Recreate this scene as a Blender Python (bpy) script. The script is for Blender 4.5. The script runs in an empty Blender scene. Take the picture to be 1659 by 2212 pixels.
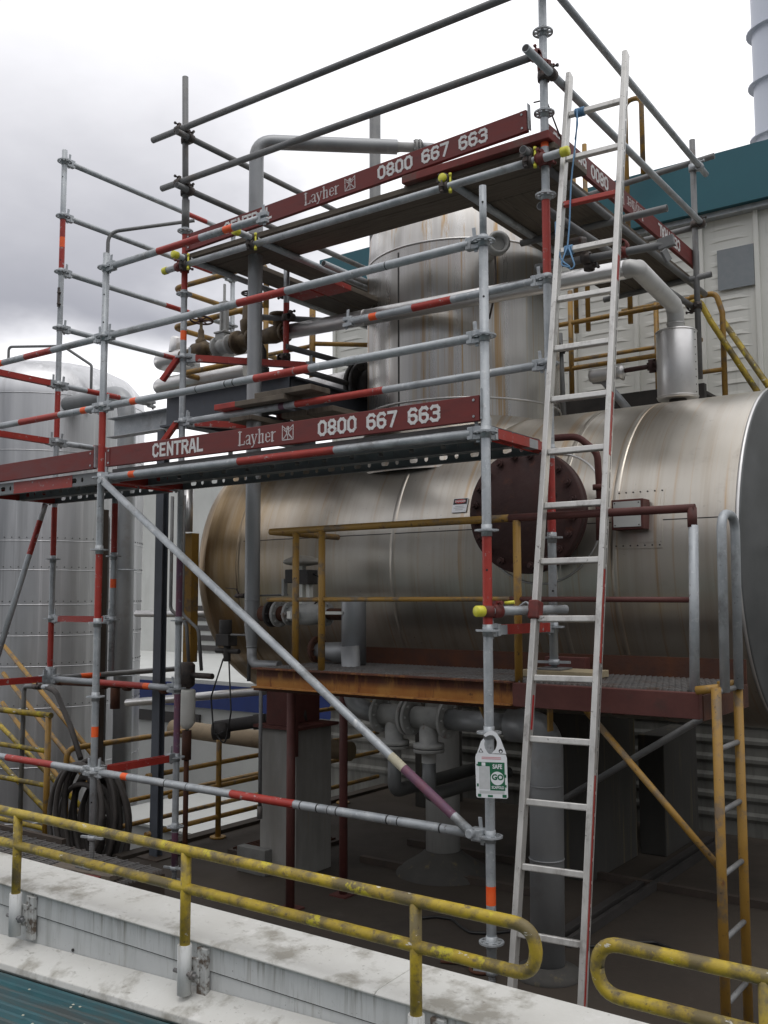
import bpy, math, random
from mathutils import Vector as V, Matrix
random.seed(7)
S = bpy.context.scene
COL = S.collection
R = math.radians
PI = math.pi

# ------------------------------------------------------------------ camera
cam_d = bpy.data.cameras.new("camera")
cam = bpy.data.objects.new("camera", cam_d); COL.objects.link(cam)
cam_d.sensor_fit = 'VERTICAL'; cam_d.sensor_height = 36.0
cam_d.lens = 36.0 * 2077.6 / 2212.0
cam_d.clip_start = 0.05; cam_d.clip_end = 600
YAW, PITCH, ROLL = 0.62892869, 0.0905325, -0.0021086
fw = V((-math.sin(YAW)*math.cos(PITCH), math.cos(YAW)*math.cos(PITCH), math.sin(PITCH)))
rt = V((math.cos(YAW), math.sin(YAW), 0)); up = rt.cross(fw)
r2 = math.cos(ROLL)*rt + math.sin(ROLL)*up; u2 = -math.sin(ROLL)*rt + math.cos(ROLL)*up
mw = Matrix((r2, u2, -fw)).transposed().to_4x4(); mw.translation = V((2.42302689, -4.20896789, 2.05541665))
cam.matrix_world = mw
S.camera = cam

# ------------------------------------------------------------------ overcast sky
SUN_EL, SUN_ROT = R(72), R(150)
W = bpy.data.worlds.new("World"); S.world = W; W.use_nodes = True
nt = W.node_tree; nt.nodes.clear()
def wn(t, **k):
    n = nt.nodes.new(t)
    for a, b in k.items(): setattr(n, a, b)
    return n
def wl(a, b): nt.links.new(a, b)
sky = wn('ShaderNodeTexSky', sky_type='NISHITA', sun_disc=False, sun_elevation=SUN_EL, sun_rotation=SUN_ROT)
tc = wn('ShaderNodeTexCoord')
mp = wn('ShaderNodeMapping'); mp.inputs['Scale'].default_value = (1.0, 1.0, 1.9)
wl(tc.outputs['Generated'], mp.inputs['Vector'])
n1 = wn('ShaderNodeTexNoise'); n1.inputs['Scale'].default_value = 2.3; n1.inputs['Detail'].default_value = 6; n1.inputs['Roughness'].default_value = .55
wl(mp.outputs['Vector'], n1.inputs['Vector'])
sep = wn('ShaderNodeSeparateXYZ'); wl(tc.outputs['Generated'], sep.inputs[0])
def wmath(op, a, b=None):
    n = wn('ShaderNodeMath', operation=op)
    for i, q in enumerate((a, b)):
        if q is None: continue
        if isinstance(q, (int, float)): n.inputs[i].default_value = q
        else: wl(q, n.inputs[i])
    return n.outputs[0]
def wrange(x, a, b, c, d, smooth=True):
    n = wn('ShaderNodeMapRange', interpolation_type='SMOOTHSTEP' if smooth else 'LINEAR')
    wl(x, n.inputs[0])
    for i, q in enumerate((a, b, c, d)): n.inputs[i+1].default_value = q
    return n.outputs[0]
# bank of grey cloud over the west, bright thin cloud over the north and a bright band low down
side = wmath('ADD', wmath('MULTIPLY', sep.outputs[0], .809), wmath('MULTIPLY', sep.outputs[1], .588))
side = wmath('ADD', side, wmath('MULTIPLY', wmath('SUBTRACT', n1.outputs[0], .5), .55))
west = wrange(side, -.24, .06, 1, 0)
zz = wmath('ADD', sep.outputs[2], wmath('MULTIPLY', wmath('SUBTRACT', n1.outputs[0], .5), .22))
low = wrange(zz, .20, .275, 0, 1)
high = wrange(zz, .25, .55, 1, .25)
grey = wmath('MULTIPLY', wmath('MULTIPLY', west, low), high)
ramp = wn('ShaderNodeMix', data_type='RGBA')
wl(grey, ramp.inputs[0])
ramp.inputs[6].default_value = (11.2, 11.1, 11.3, 1)      # thin bright cloud
ramp.inputs[7].default_value = (3.4, 3.4, 3.75, 1)     # grey cloud base
beh = wmath('SUBTRACT', wmath('MULTIPLY', sep.outputs[0], .6), wmath('MULTIPLY', sep.outputs[1], .8))
beh = wrange(beh, -.30, .40, 0, 1)                     # unseen low sky south and east dimmed to deepen shade, lighter above
lowdark = wrange(wmath('ADD', sep.outputs[2], wmath('MULTIPLY', wmath('SUBTRACT', n1.outputs[0], .5), .3)), .18, .46, .95, .05)
south = wmath('SUBTRACT', 1.0, wmath('MULTIPLY', beh, lowdark))
dim = wn('ShaderNodeMix', data_type='RGBA', blend_type='MULTIPLY'); dim.inputs[0].default_value = 1
wl(ramp.outputs[2], dim.inputs[6]); wl(south, dim.inputs[7])
mixs = wn('ShaderNodeMix', data_type='RGBA'); mixs.inputs[0].default_value = .93
wl(sky.outputs[0], mixs.inputs[6]); wl(dim.outputs[2], mixs.inputs[7])
bg = wn('ShaderNodeBackground'); bg.inputs['Strength'].default_value = .10
wl(mixs.outputs[2], bg.inputs['Color'])
wo = wn('ShaderNodeOutputWorld'); wl(bg.outputs[0], wo.inputs['Surface'])

# ------------------------------------------------------------------ veiled sun
sd = bpy.data.lights.new("sun", 'SUN'); sd.energy = .5; sd.angle = R(30); sd.color = (1, .97, .93)
so = bpy.data.objects.new("sun", sd); COL.objects.link(so)
sdir = V((math.sin(SUN_ROT)*math.cos(SUN_EL), math.cos(SUN_ROT)*math.cos(SUN_EL), math.sin(SUN_EL)))
so.rotation_euler = sdir.to_track_quat('Z', 'Y').to_euler()
so.location = (0, 0, 30)
S.view_settings.view_transform = 'Standard'; S.view_settings.look = 'None'
S.view_settings.exposure = 0.36; S.view_settings.gamma = 1

# ------------------------------------------------------------------ materials
def lin(c): return (c[0], c[1], c[2], 1)
def M(name, c1, c2=None, scale=6, st=(1,1,1), lo=.35, hi=.65, rough=.5, rv=.1, metal=0, bump=0, bscale=40, layers=(), spec=.5, aniso=0):
    m = bpy.data.materials.new(name); m.use_nodes = True
    t = m.node_tree; L = t.links.new
    p = t.nodes['Principled BSDF']
    g = t.nodes.new('ShaderNodeNewGeometry')
    def noise(sc, stv, det=5, ro=.6):
        mm = t.nodes.new('ShaderNodeMapping'); mm.inputs['Scale'].default_value = stv
        L(g.outputs['Position'], mm.inputs['Vector'])
        n = t.nodes.new('ShaderNodeTexNoise'); n.inputs['Scale'].default_value = sc; n.inputs['Detail'].default_value = det; n.inputs['Roughness'].default_value = ro
        L(mm.outputs[0], n.inputs['Vector']); return n.outputs[0]
    def mr(x, a, b, c=0, d=1):
        n = t.nodes.new('ShaderNodeMapRange'); L(x, n.inputs[0])
        for i, q in enumerate((a, b, c, d)): n.inputs[i+1].default_value = q
        return n.outputs[0]
    n0 = noise(scale, st)
    col = None
    mx = t.nodes.new('ShaderNodeMix'); mx.data_type = 'RGBA'
    L(mr(n0, lo, hi), mx.inputs[0]); mx.inputs[6].default_value = lin(c1); mx.inputs[7].default_value = lin(c2 or c1)
    col = mx.outputs[2]
    pos = None
    for lay in layers:
        (c, sc, stv, a, b, amt) = lay[:6]
        k = mr(noise(sc, stv, 6, .65), a, b, 0, amt)
        if len(lay) > 6:            # stain confined to a stretch along one world axis
            if pos is None:
                pos = t.nodes.new('ShaderNodeSeparateXYZ'); L(g.outputs['Position'], pos.inputs[0])
            mu = t.nodes.new('ShaderNodeMath'); mu.operation = 'MULTIPLY'
            L(k, mu.inputs[0]); L(mr(pos.outputs[lay[6][0]], lay[6][1], lay[6][2]), mu.inputs[1]); k = mu.outputs[0]
        x = t.nodes.new('ShaderNodeMix'); x.data_type = 'RGBA'
        L(k, x.inputs[0]); L(col, x.inputs[6]); x.inputs[7].default_value = lin(c); col = x.outputs[2]
    L(col, p.inputs['Base Color'])
    L(mr(n0, .3, .7, max(.02, rough-rv), min(1, rough+rv)), p.inputs['Roughness'])
    p.inputs['Metallic'].default_value = metal
    p.inputs['Specular IOR Level'].default_value = spec
    if aniso:
        p.inputs['Anisotropic'].default_value = aniso
    if bump:
        b = t.nodes.new('ShaderNodeBump'); b.inputs['Strength'].default_value = bump; b.inputs['Distance'].default_value = .004
        L(noise(bscale, st if bump > 0 else (1,1,1), 3), b.inputs['Height']); L(b.outputs[0], p.inputs['Normal'])
    return m
U = (1, 1, 1)
galv = M('galvanised', (.33,.355,.375), (.45,.475,.49), 9, U, .35,.65, .5, .1, .35, .2, 60, [((.17,.165,.155), 6, U, .55,.70,.7), ((.55,.565,.57), 30, U, .58,.66,.65), ((.13,.12,.11), 34, U, .64,.70,.75), ((.62,.62,.60), 11, U, .67,.70,.6)])
galv_old = M('weathered_tube', (.14,.145,.15), (.23,.23,.225), 8, U, .3,.7, .6, .1, .3, .2, 60, [((.12,.08,.055), 6, U, .56,.74,.7)])
red = M('red_paint', (.33,.026,.020), (.40,.045,.030), 9, U, .35,.65, .5, .1, 0, .15, 60, [((.38,.36,.35), 22, U, .62,.66,.8), ((.13,.03,.025), 5, U, .55,.75,.5)])
orange = M('orange_tape', (.85,.10,.015), (.9,.14,.03), 20, U, rough=.5)
yelcap = M('yellow_plastic', (.62,.60,.04), (.7,.66,.08), 12, U, rough=.45)
darkcl = M('coupler_steel', (.055,.05,.048), (.11,.09,.08), 20, U, rough=.6, metal=.5, bump=.2, layers=[((.14,.05,.03), 14, U, .58,.72,.6)])
redcl = M('red_coupler', (.17,.025,.02), (.11,.03,.025), 20, U, rough=.6)
maroon = M('toe_board_paint', (.125,.017,.015), (.175,.026,.022), 5, (1,1,3), .3,.7, .6, .1, 0, .15, 50, [((.06,.015,.014), 8, (.4,.4,2), .55,.75,.6), ((.2,.1,.09), 30, (.5,.5,2), .68,.76,.4)])
white_let = M('stencil_white', (.72,.72,.71), (.6,.58,.57), 30, U, rough=.6, layers=[((.12,.025,.022), 60, U, .62,.7,.8)])
white_thin = M('printed_white', (.5,.45,.44), (.6,.57,.56), 40, U, rough=.6, layers=[((.12,.02,.02), 70, U, .55,.66,.75)])
plank = M('scaffold_plank_wood', (.10,.08,.06), (.16,.135,.105), 4, (1.2,14,1), .3,.7, .8, .1, 0, .4, 30, [((.05,.04,.032), 7, (.7,9,1), .5,.7,.7)])
plank_y = M('scaffold_plank_wood_across', (.10,.08,.06), (.16,.135,.105), 4, (14,1.2,1), .3,.7, .8, .1, 0, .4, 30, [((.05,.04,.032), 7, (9,.7,1), .5,.7,.7)])
alu = M('ladder_aluminium', (.54,.53,.505), (.66,.65,.62), 14, (1,1,.4), .3,.7, .42, .1, .55, .1, 60, [((.26,.24,.22), 12, (1,1,.6), .54,.70,.65), ((.12,.11,.10), 38, U, .64,.69,.8), ((.25,.04,.04), 9, (3,3,1), .70,.73,.5)])
rope_m = M('blue_rope', (.10,.22,.38), (.16,.3,.46), 200, U, rough=.8)
stain_v = M('stainless_drum', (.62,.585,.52), (.54,.505,.445), 1.6, (2.5,.5,.5), .3,.7, .34, .05, .88, .45, 1.2,
   [((.40,.325,.235), 2.2, (6,.10,.16), .50,.70,.42), ((.50,.32,.15), 2.6, (9,.10,.14), .56,.66,.6), ((.23,.20,.17), 3, U, .60,.8,.45), ((.72,.70,.66), 1.2, (1.5,1,1), .52,.75,.4),
    ((.36,.24,.105), 1.5, (3,.3,.4), .22,.60,.9,(0,-1.9,-3.1)), ((.15,.095,.045), 2.0, (4,.3,.4), .38,.68,.8,(0,-2.9,-3.5)), ((.10,.085,.07), 40, U, .66,.74,.7), ((.09,.07,.055), 9, (1,2.5,2.5), .69,.75,.8)])
stain_t = M('stainless_tower', (.60,.585,.555), (.45,.43,.40), 2.0, (5,5,.10), .3,.7, .30, .06, .93, .02, 10,
   [((.42,.25,.085), 1.9, (7,7,.10), .565,.63,.75), ((.5,.38,.22), 3.1, (8,8,.08), .58,.66,.45), ((.24,.21,.18), 2.2, (3,3,.3), .58,.8,.5), ((.7,.68,.66), 3, (6,6,.14), .58,.72,.5)])
stain_p = M('insulation_cladding', (.70,.695,.685), (.62,.61,.60), 5, U, .3,.7, .36, .08, .75, .06, 20, [((.36,.34,.31), 6, U, .58,.76,.5)])
tankm = M('tank_cladding', (.46,.465,.475), (.60,.605,.615), 1.6, (3,3,.16), .3,.7, .40, .1, .8, .25, 3.0, [((.32,.315,.31), 2.5, (4,4,.2), .54,.72,.45), ((.75,.75,.76), 2.2, (5,5,.12), .56,.66,.6)])
duct = M('grey_pipe', (.27,.28,.29), (.36,.37,.375), 5, (1,1,.4), .3,.7, .5, .08, .55, .1, 40, [((.22,.2,.18), 5, U, .55,.75,.5)])
drumend = M('drum_end_cladding', (.10,.105,.105), (.14,.145,.145), 4, U, rough=.5, metal=.4, layers=[((.07,.068,.062), 3, (1,1,.4), .5,.7,.6)])
ochre = M('ochre_paint', (.27,.145,.022), (.32,.185,.035), 7, U, .3,.7, .55, .1, 0, .2, 50, [((.12,.095,.07), 9, U, .50,.62,.8), ((.05,.035,.025), 34, U, .62,.68,.8), ((.13,.045,.02), 12, U, .62,.7,.8)])
yellow = M('yellow_rail_paint', (.44,.32,.02), (.31,.22,.025), 9, U, .38,.62, .55, .1, 0, .35, 70, [((.12,.095,.045), 7, U, .46,.58,.9), ((.50,.42,.02), 8, U, .60,.64,.85), ((.10,.075,.05), 24, U, .58,.66,.75), ((.55,.53,.46), 26, (.5,1,1.4), .645,.665,.95), ((.05,.035,.025), 40, U, .62,.68,.7)])
rust = M('rusty_steel', (.05,.019,.012), (.095,.034,.015), 7, U, .35,.65, .85, .1, 0, .5, 40, [((.05,.022,.015), 4, U, .5,.7,.7)])
rusty_y = M('rusty_yellow_channel', (.36,.17,.035), (.27,.10,.022), 6, U, .35,.65, .8, .1, 0, .3, 40, [((.085,.026,.013), 5, (3.5,1,.8), .28,.46,.97,(2,1.535,1.572)), ((.05,.018,.011), 7, (1,1,1), .5,.62,.8,(2,1.56,1.605)), ((.12,.035,.015), 11, (2.5,1,.5), .55,.68,.8), ((.05,.02,.012), 16, U, .62,.7,.8)])
brown = M('red_oxide', (.10,.028,.022), (.075,.022,.018), 5, U, rough=.7, bump=.15, layers=[((.05,.025,.02), 8, U, .55,.72,.7)])
manm = M('rusty_manhole', (.050,.024,.022), (.070,.030,.026), 8, U, rough=.8, bump=.5, layers=[((.12,.04,.022), 12, U, .58,.7,.8), ((.035,.02,.02), 4, U, .5,.7,.6)])
blues = M('blue_grey_steel', (.06,.068,.082), (.085,.095,.113), 6, U, rough=.6, bump=.1, layers=[((.06,.05,.045), 8, U, .58,.75,.6)])
dark = M('dark_steel', (.03,.028,.027), (.05,.045,.042), 10, U, rough=.65, bump=.2)
darkbrown = M('dark_brown_steel', (.045,.035,.028), (.07,.052,.04), 7, U, rough=.8, bump=.2)
brass = M('stained_valve_bronze', (.115,.078,.036), (.07,.048,.028), 14, U, rough=.6, metal=.3, bump=.3, layers=[((.06,.04,.03), 10, U, .55,.7,.7)])
plate_m = M('rusty_white_plate', (.55,.56,.55), (.45,.45,.43), 12, U, rough=.6, bump=.2, layers=[((.09,.055,.03), 14, U, .50,.60,.9), ((.04,.03,.022), 30, U, .58,.66,.9)])
castg = M('grey_valve_body', (.30,.305,.295), (.40,.40,.385), 14, U, rough=.6, bump=.2, layers=[((.16,.08,.04), 10, U, .6,.72,.8)])
concd = M('shade_dark_concrete', (.045,.043,.039), (.065,.062,.056), 5, (2,2,.5), rough=.9, bump=.3, layers=[((.05,.047,.04), 3, (2.5,2.5,.3), .5,.68,.8), ((.16,.13,.06), 3, (4,4,.2), .58,.7,.6)])  # concrete colour darkened to deepen the shade under drum and platform
shadew = M('shade_dark_lower_cladding', (.17,.17,.155), (.21,.21,.19), 3, (3,3,.5), rough=.7, layers=[((.09,.088,.078), 2.5, (3,3,.3), .45,.65,.8)])  # lower wall's shade beside and under the drum, put into its colour
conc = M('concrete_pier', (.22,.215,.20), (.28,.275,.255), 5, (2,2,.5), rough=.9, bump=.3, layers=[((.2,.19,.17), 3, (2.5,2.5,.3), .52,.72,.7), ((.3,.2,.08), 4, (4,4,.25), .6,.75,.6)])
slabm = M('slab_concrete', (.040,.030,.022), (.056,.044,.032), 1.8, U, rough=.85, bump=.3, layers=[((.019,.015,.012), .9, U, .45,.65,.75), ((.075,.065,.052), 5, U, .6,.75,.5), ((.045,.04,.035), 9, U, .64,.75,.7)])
yardm = M('yard_asphalt', (.06,.06,.06), (.085,.085,.082), 1.5, U, rough=.9)
pwall = M('white_wall_paint', (.60,.61,.60), (.52,.535,.53), 2.5, U, .3,.7, .6, .1, 0, .12, 30,
   [((.33,.34,.32), 3.2, (5,5,.55), .50,.72,.6), ((.17,.16,.125), 6, (7,7,.35), .52,.68,.8,(2,.50,.655)), ((.2,.195,.16), 6, (5,5,.5), .62,.74,.6), ((.3,.31,.29), 22, U, .64,.72,.5), ((.07,.06,.045), 60, U, .67,.72,.8), ((.22,.16,.08), 3, (5,5,.2), .62,.74,.5)])
coping = M('weathered_coping', (.62,.62,.59), (.54,.535,.5), 3.5, U, .3,.7, .7, .1, 0, .2, 40,
   [((.24,.225,.185), 5, U, .52,.66,.8), ((.16,.145,.115), 14, (1,2,1), .62,.72,.7), ((.10,.09,.07), 45, U, .65,.71,.7), ((.72,.71,.69), 8, U, .6,.7,.5)])
teal = M('teal_roof_paint', (.010,.062,.075), (.014,.085,.10), 6, U, rough=.5, layers=[((.045,.052,.048), 4, (.5,5,1), .45,.6,.85), ((.4,.4,.36), 26, U, .72,.75,.7)])
fascia = M('teal_fascia_paint', (.018,.105,.135), (.022,.12,.15), 2, U, rough=.5)
siding = M('white_siding', (.66,.665,.615), (.70,.70,.655), 3, U, rough=.55, layers=[((.42,.42,.39), 3, (4,4,.3), .56,.76,.5)])
patchm = M('grey_patch_panel', (.21,.235,.25), (.24,.26,.275), 20, U, rough=.7)
palew = M('pale_wall', (.47,.48,.46), (.52,.53,.51), 2, U, rough=.7, layers=[((.38,.38,.36), 2, (2,2,.3), .55,.75,.5)])
blue = M('blue_fascia', (.012,.028,.13), (.015,.035,.16), 3, U, rough=.6)
stackm = M('pale_stack_metal', (.50,.53,.60), (.56,.59,.65), 1.5, (2,2,.4), rough=.5, metal=.3)
rubber = M('black_hose', (.045,.04,.037), (.075,.066,.06), 9, U, rough=.7)
gratem = M('grating_steel', (.16,.155,.15), (.22,.21,.2), 12, U, rough=.7, metal=.3, layers=[((.12,.06,.03), 6, U, .55,.7,.7)])
tagw = M('tag_white', (.72,.74,.76), (.76,.77,.79), 12, U, rough=.45)
tagg = M('tag_green', (.01,.12,.055), None, 12, U, rough=.5)
tagk = M('tag_black', (.02,.02,.02), None, 12, U, rough=.5)
tagp = M('tag_pale_print', (.5,.52,.52), (.55,.56,.57), 60, U, rough=.5)
tagr = M('tag_pink_print', (.6,.3,.33), None, 12, U, rough=.5)
signred = M('sign_red', (.4,.03,.03), None, 12, U, rough=.5)
plast = M('actuator_paint', (.30,.285,.25), (.36,.34,.30), 12, U, rough=.55, layers=[((.2,.16,.11), 8, U, .55,.72,.6)])
creamp = M('lagged_pipe_cream', (.25,.19,.12), (.30,.235,.15), 5, U, rough=.8, bump=.3, layers=[((.13,.10,.075), 5, U, .5,.7,.6)])
creamg = M('grey_lagged_column', (.33,.33,.315), (.42,.42,.40), 4, (2,2,.3), rough=.7, layers=[((.2,.19,.17), 3, (3,3,.3), .52,.72,.6)])
dullc = M('dull_cladding', (.47,.47,.455), (.55,.55,.535), 5, U, rough=.55, metal=.35, layers=[((.33,.32,.30), 6, U, .55,.72,.5)])
purple = M('worn_purple_red', (.17,.06,.085), (.13,.07,.12), 9, U, rough=.6, bump=.2, layers=[((.25,.25,.26), 16, U, .62,.68,.8)])

# ------------------------------------------------------------------ mesh builder
class MB:
    def __init__(s): s.v = []; s.f = []; s.m = []; s.s = []
    def add(s, vs, fs, mat=0, smooth=False):
        o = len(s.v); s.v += [tuple(q) for q in vs]
        for i, f in enumerate(fs):
            s.f.append([o+k for k in f]); s.m.append(mat if isinstance(mat, int) else mat[i])
            s.s.append(smooth if isinstance(smooth, bool) else smooth[i])
    def ring(s, c, u, w, r, n): return [c + r*(math.cos(2*PI*i/n)*u + math.sin(2*PI*i/n)*w) for i in range(n)]
    def sweep(s, pts, rad, n=14, mat=0, caps=True):
        pts = [V(p) for p in pts]; rads = rad if isinstance(rad, (list, tuple)) else [rad]*len(pts)
        T = []
        for i in range(len(pts)):
            a = pts[max(i-1, 0)]; b = pts[min(i+1, len(pts)-1)]; T.append((b-a).normalized())
        u = T[0].orthogonal().normalized(); vs = []; fs = []; ms = []; sm = []
        for i, p in enumerate(pts):
            u = (u - T[i]*u.dot(T[i])).normalized(); w = T[i].cross(u)
            vs += s.ring(p, u, w, rads[i], n)
        k = len(pts)
        for i in range(k-1):
            mm = mat if isinstance(mat, int) else mat[i]
            for j in range(n):
                fs.append([i*n+j, i*n+(j+1) % n, (i+1)*n+(j+1) % n, (i+1)*n+j]); ms.append(mm); sm.append(True)
        if caps:
            fs.append(list(range(n))[::-1]); fs.append([(k-1)*n+j for j in range(n)])
            ms += [mat if isinstance(mat, int) else mat[0], mat if isinstance(mat, int) else mat[-1]]; sm += [False, False]
        s.add(vs, fs, ms, sm)
    def tube(s, a, b, r, n=14, mat=0, caps=True): s.sweep([a, b], r, n, mat, caps)
    def ptube(s, a, b, r, bands=(), n=14, base=0):
        """straight tube painted in bands: (t0,t1,mat) in metres from a"""
        a = V(a); b = V(b); L = (b-a).length; d = (b-a)/L
        cuts = sorted({0, L} | {max(0, min(L, q)) for t in bands for q in t[:2]})
        pts = [a+d*c for c in cuts]; mm = []
        for c0, c1 in zip(cuts, cuts[1:]):
            m = base; h = (c0+c1)/2
            for t in bands:
                if t[0] <= h <= t[1]: m = t[2]
            mm.append(m)
        s.sweep(pts, r, n, mm)
    def bent(s, pts, r, bend=.12, n=12, mat=0, steps=7, caps=True):
        pts = [V(p) for p in pts]; out = [pts[0]]
        for i in range(1, len(pts)-1):
            p = pts[i]; a = (pts[i-1]-p); b = (pts[i+1]-p); la, lb = a.length, b.length; a /= la; b /= lb
            ang = a.angle(b)
            if ang > PI-.02: out.append(p); continue
            d = min(bend/math.tan(ang/2), la*.49, lb*.49); 
            p0 = p+a*d; p1 = p+b*d
            for k in range(steps+1):
                t = k/steps; out.append(p0*(1-t)**2 + p*2*t*(1-t)*.93 + p*0 + p1*t*t + (p0+p1)*.5*2*t*(1-t)*.07)
        out.append(pts[-1]); s.sweep(out, r, n, mat, caps)
    def lathe(s, prof, o, ax=(0,0,1), n=24, mat=0, flat=False):
        o = V(o); ax = V(ax).normalized(); u = ax.orthogonal().normalized(); w = ax.cross(u)
        vs = []; fs = []; ms = []
        for r, h in prof: vs += s.ring(o+ax*h, u, w, max(r, 1e-5), n)
        for i in range(len(prof)-1):
            for j in range(n): fs.append([i*n+j, i*n+(j+1) % n, (i+1)*n+(j+1) % n, (i+1)*n+j]); ms.append(mat if isinstance(mat, int) else mat[i])
        s.add(vs, fs, ms, not flat)
    def cyl(s, o, ax, r, h, n=20, mat=0):
        o = V(o); s.tube(o, o+V(ax).normalized()*h, r, n, mat)
    def box(s, lo, hi, mat=0):
        x0, y0, z0 = lo; x1, y1, z1 = hi
        vs = [(x0,y0,z0),(x1,y0,z0),(x1,y1,z0),(x0,y1,z0),(x0,y0,z1),(x1,y0,z1),(x1,y1,z1),(x0,y1,z1)]
        s.add(vs, [[0,3,2,1],[4,5,6,7],[0,1,5,4],[1,2,6,5],[2,3,7,6],[3,0,4,7]], mat)
    def obox(s, c, ax, ay, az, sx, sy, sz, mat=0):
        c = V(c); ax = V(ax).normalized()*sx/2; ay = V(ay).normalized()*sy/2; az = V(az).normalized()*sz/2
        vs = [c+i*ax+j*ay+k*az for k in (-1,1) for (i,j) in ((-1,-1),(1,-1),(1,1),(-1,1))]
        s.add(vs, [[0,3,2,1],[4,5,6,7],[0,1,5,4],[1,2,6,5],[2,3,7,6],[3,0,4,7]], mat)
    def bar(s, a, b, w, h, upv=(0,0,1), mat=0):
        a = V(a); b = V(b); d = (b-a); L = d.length; d /= L; upv = V(upv)
        sd_ = d.cross(upv).normalized(); u_ = sd_.cross(d)
        s.obox((a+b)/2, d, sd_, u_, L, w, h, mat)
    def prism(s, poly, o, u, w, t, mat=0):
        """extrude a 2-D outline (in u,w) by vector t; smooth off"""
        o = V(o); u = V(u); w = V(w); t = V(t); n = len(poly)
        vs = [o+u*a+w*b for a, b in poly] + [o+u*a+w*b+t for a, b in poly]
        fs = [list(range(n))[::-1], list(range(n, 2*n))] + [[i, (i+1) % n, n+(i+1) % n, n+i] for i in range(n)]
        s.add(vs, fs, mat)
    def torus(s, c, ax, Rr, r, n=40, k=8, mat=0):
        c = V(c); ax = V(ax).normalized(); u = ax.orthogonal().normalized(); w = ax.cross(u); vs = []; fs = []
        for i in range(n):
            d = math.cos(2*PI*i/n)*u + math.sin(2*PI*i/n)*w
            for j in range(k): vs.append(c + d*(Rr + r*math.cos(2*PI*j/k)) + ax*r*math.sin(2*PI*j/k))
        for i in range(n):
            for j in range(k): fs.append([i*k+j, ((i+1) % n)*k+j, ((i+1) % n)*k+(j+1) % k, i*k+(j+1) % k])
        s.add(vs, fs, mat, True)
    def bolts(s, c, ax, Rr, cnt, r=.012, h=.015, mat=0, ph=0):
        c = V(c); ax = V(ax).normalized(); u = ax.orthogonal().normalized(); w = ax.cross(u)
        for i in range(cnt):
            a = 2*PI*(i+ph)/cnt; s.cyl(c + Rr*(math.cos(a)*u+math.sin(a)*w), ax, r, h, 6, mat)
    def flange(s, c, ax, r, t=.02, cnt=8, n=24, mat=0):
        c = V(c); ax = V(ax).normalized(); s.cyl(c-ax*t/2, ax, r, t, n, mat)
        s.bolts(c-ax*(t/2+.012), ax, r*.8, cnt, .009, t+.024, mat)

WP = {}
def build(mb, name, mats, parent=None, label=None, cat=None, group=None, kind=None, bevel=0):
    if not isinstance(mats, (list, tuple)): mats = [mats]
    xs = list(zip(*mb.v)); c = V(((min(xs[0])+max(xs[0]))/2, (min(xs[1])+max(xs[1]))/2, min(xs[2])))
    me = bpy.data.meshes.new(name); me.from_pydata([tuple(V(q)-c) for q in mb.v], [], mb.f)
    for m in mats: me.materials.append(m)
    me.polygons.foreach_set('material_index', mb.m); me.polygons.foreach_set('use_smooth', mb.s); me.update()
    o = bpy.data.objects.new(name, me); COL.objects.link(o)
    if parent:
        o.parent = parent; o.location = c - wpos(parent)
    else: o.location = c
    WP[o.name] = c
    tag(o, label, cat, group, kind)
    if bevel:
        bv = o.modifiers.new('bevel', 'BEVEL'); bv.width = bevel; bv.segments = 2; bv.limit_method = 'ANGLE'; bv.angle_limit = R(50)
    return o
def wpos(o): return WP[o.name]
def tag(o, label=None, cat=None, group=None, kind=None):
    if label: o['label'] = label
    if cat: o['category'] = cat
    if group: o['group'] = group
    if kind: o['kind'] = kind
    return o
def thing(name, loc, label, cat, group=None):
    o = bpy.data.objects.new(name, None); COL.objects.link(o); o.location = loc; WP[o.name] = V(loc); o.empty_display_size = .1
    return tag(o, label, cat, group)

# painted lettering: strokes in a unit cell (x 0..w, y 0..1)
def oct_(x0, y0, x1, y1, c=.16): return [(x0+c,y0),(x1-c,y0),(x1,y0+c),(x1,y1-c),(x1-c,y1),(x0+c,y1),(x0,y1-c),(x0,y0+c),(x0+c,y0)]
GL = {
 '0': [oct_(.1,.08,.62,.92)],
 '8': [oct_(.1,.08,.62,.5), oct_(.13,.5,.59,.92,.13)],
 '6': [[(.6,.82),(.5,.92),(.26,.92),(.1,.76),(.1,.24),(.26,.08),(.46,.08),(.62,.22),(.62,.42),(.5,.54),(.14,.54)]],
 '7': [[(.08,.92),(.64,.92),(.3,.06)]],
 '3': [[(.1,.82),(.22,.92),(.5,.92),(.62,.78),(.62,.64),(.5,.53),(.3,.53)],[(.5,.52),(.62,.4),(.62,.22),(.5,.08),(.22,.08),(.08,.2)]],
 'C': [[(.6,.76),(.48,.92),(.26,.92),(.1,.76),(.1,.24),(.26,.08),(.48,.08),(.6,.24)]],
 'E': [[(.58,.92),(.1,.92),(.1,.08),(.58,.08)],[(.12,.5),(.5,.5)]],
 'N': [[(.1,.04),(.1,.94),(.6,.06),(.6,.96)]],
 'T': [[(.04,.92),(.66,.92)],[(.35,.9),(.35,.04)]],
 'R': [[(.1,.04),(.1,.92),(.48,.92),(.6,.8),(.6,.62),(.48,.5),(.12,.5)],[(.36,.5),(.62,.04)]],
 'A': [[(.06,.04),(.28,.92),(.42,.92),(.64,.04)],[(.16,.34),(.54,.34)]],
 'L': [[(.1,.96),(.1,.08),(.56,.08)]],
}
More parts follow.
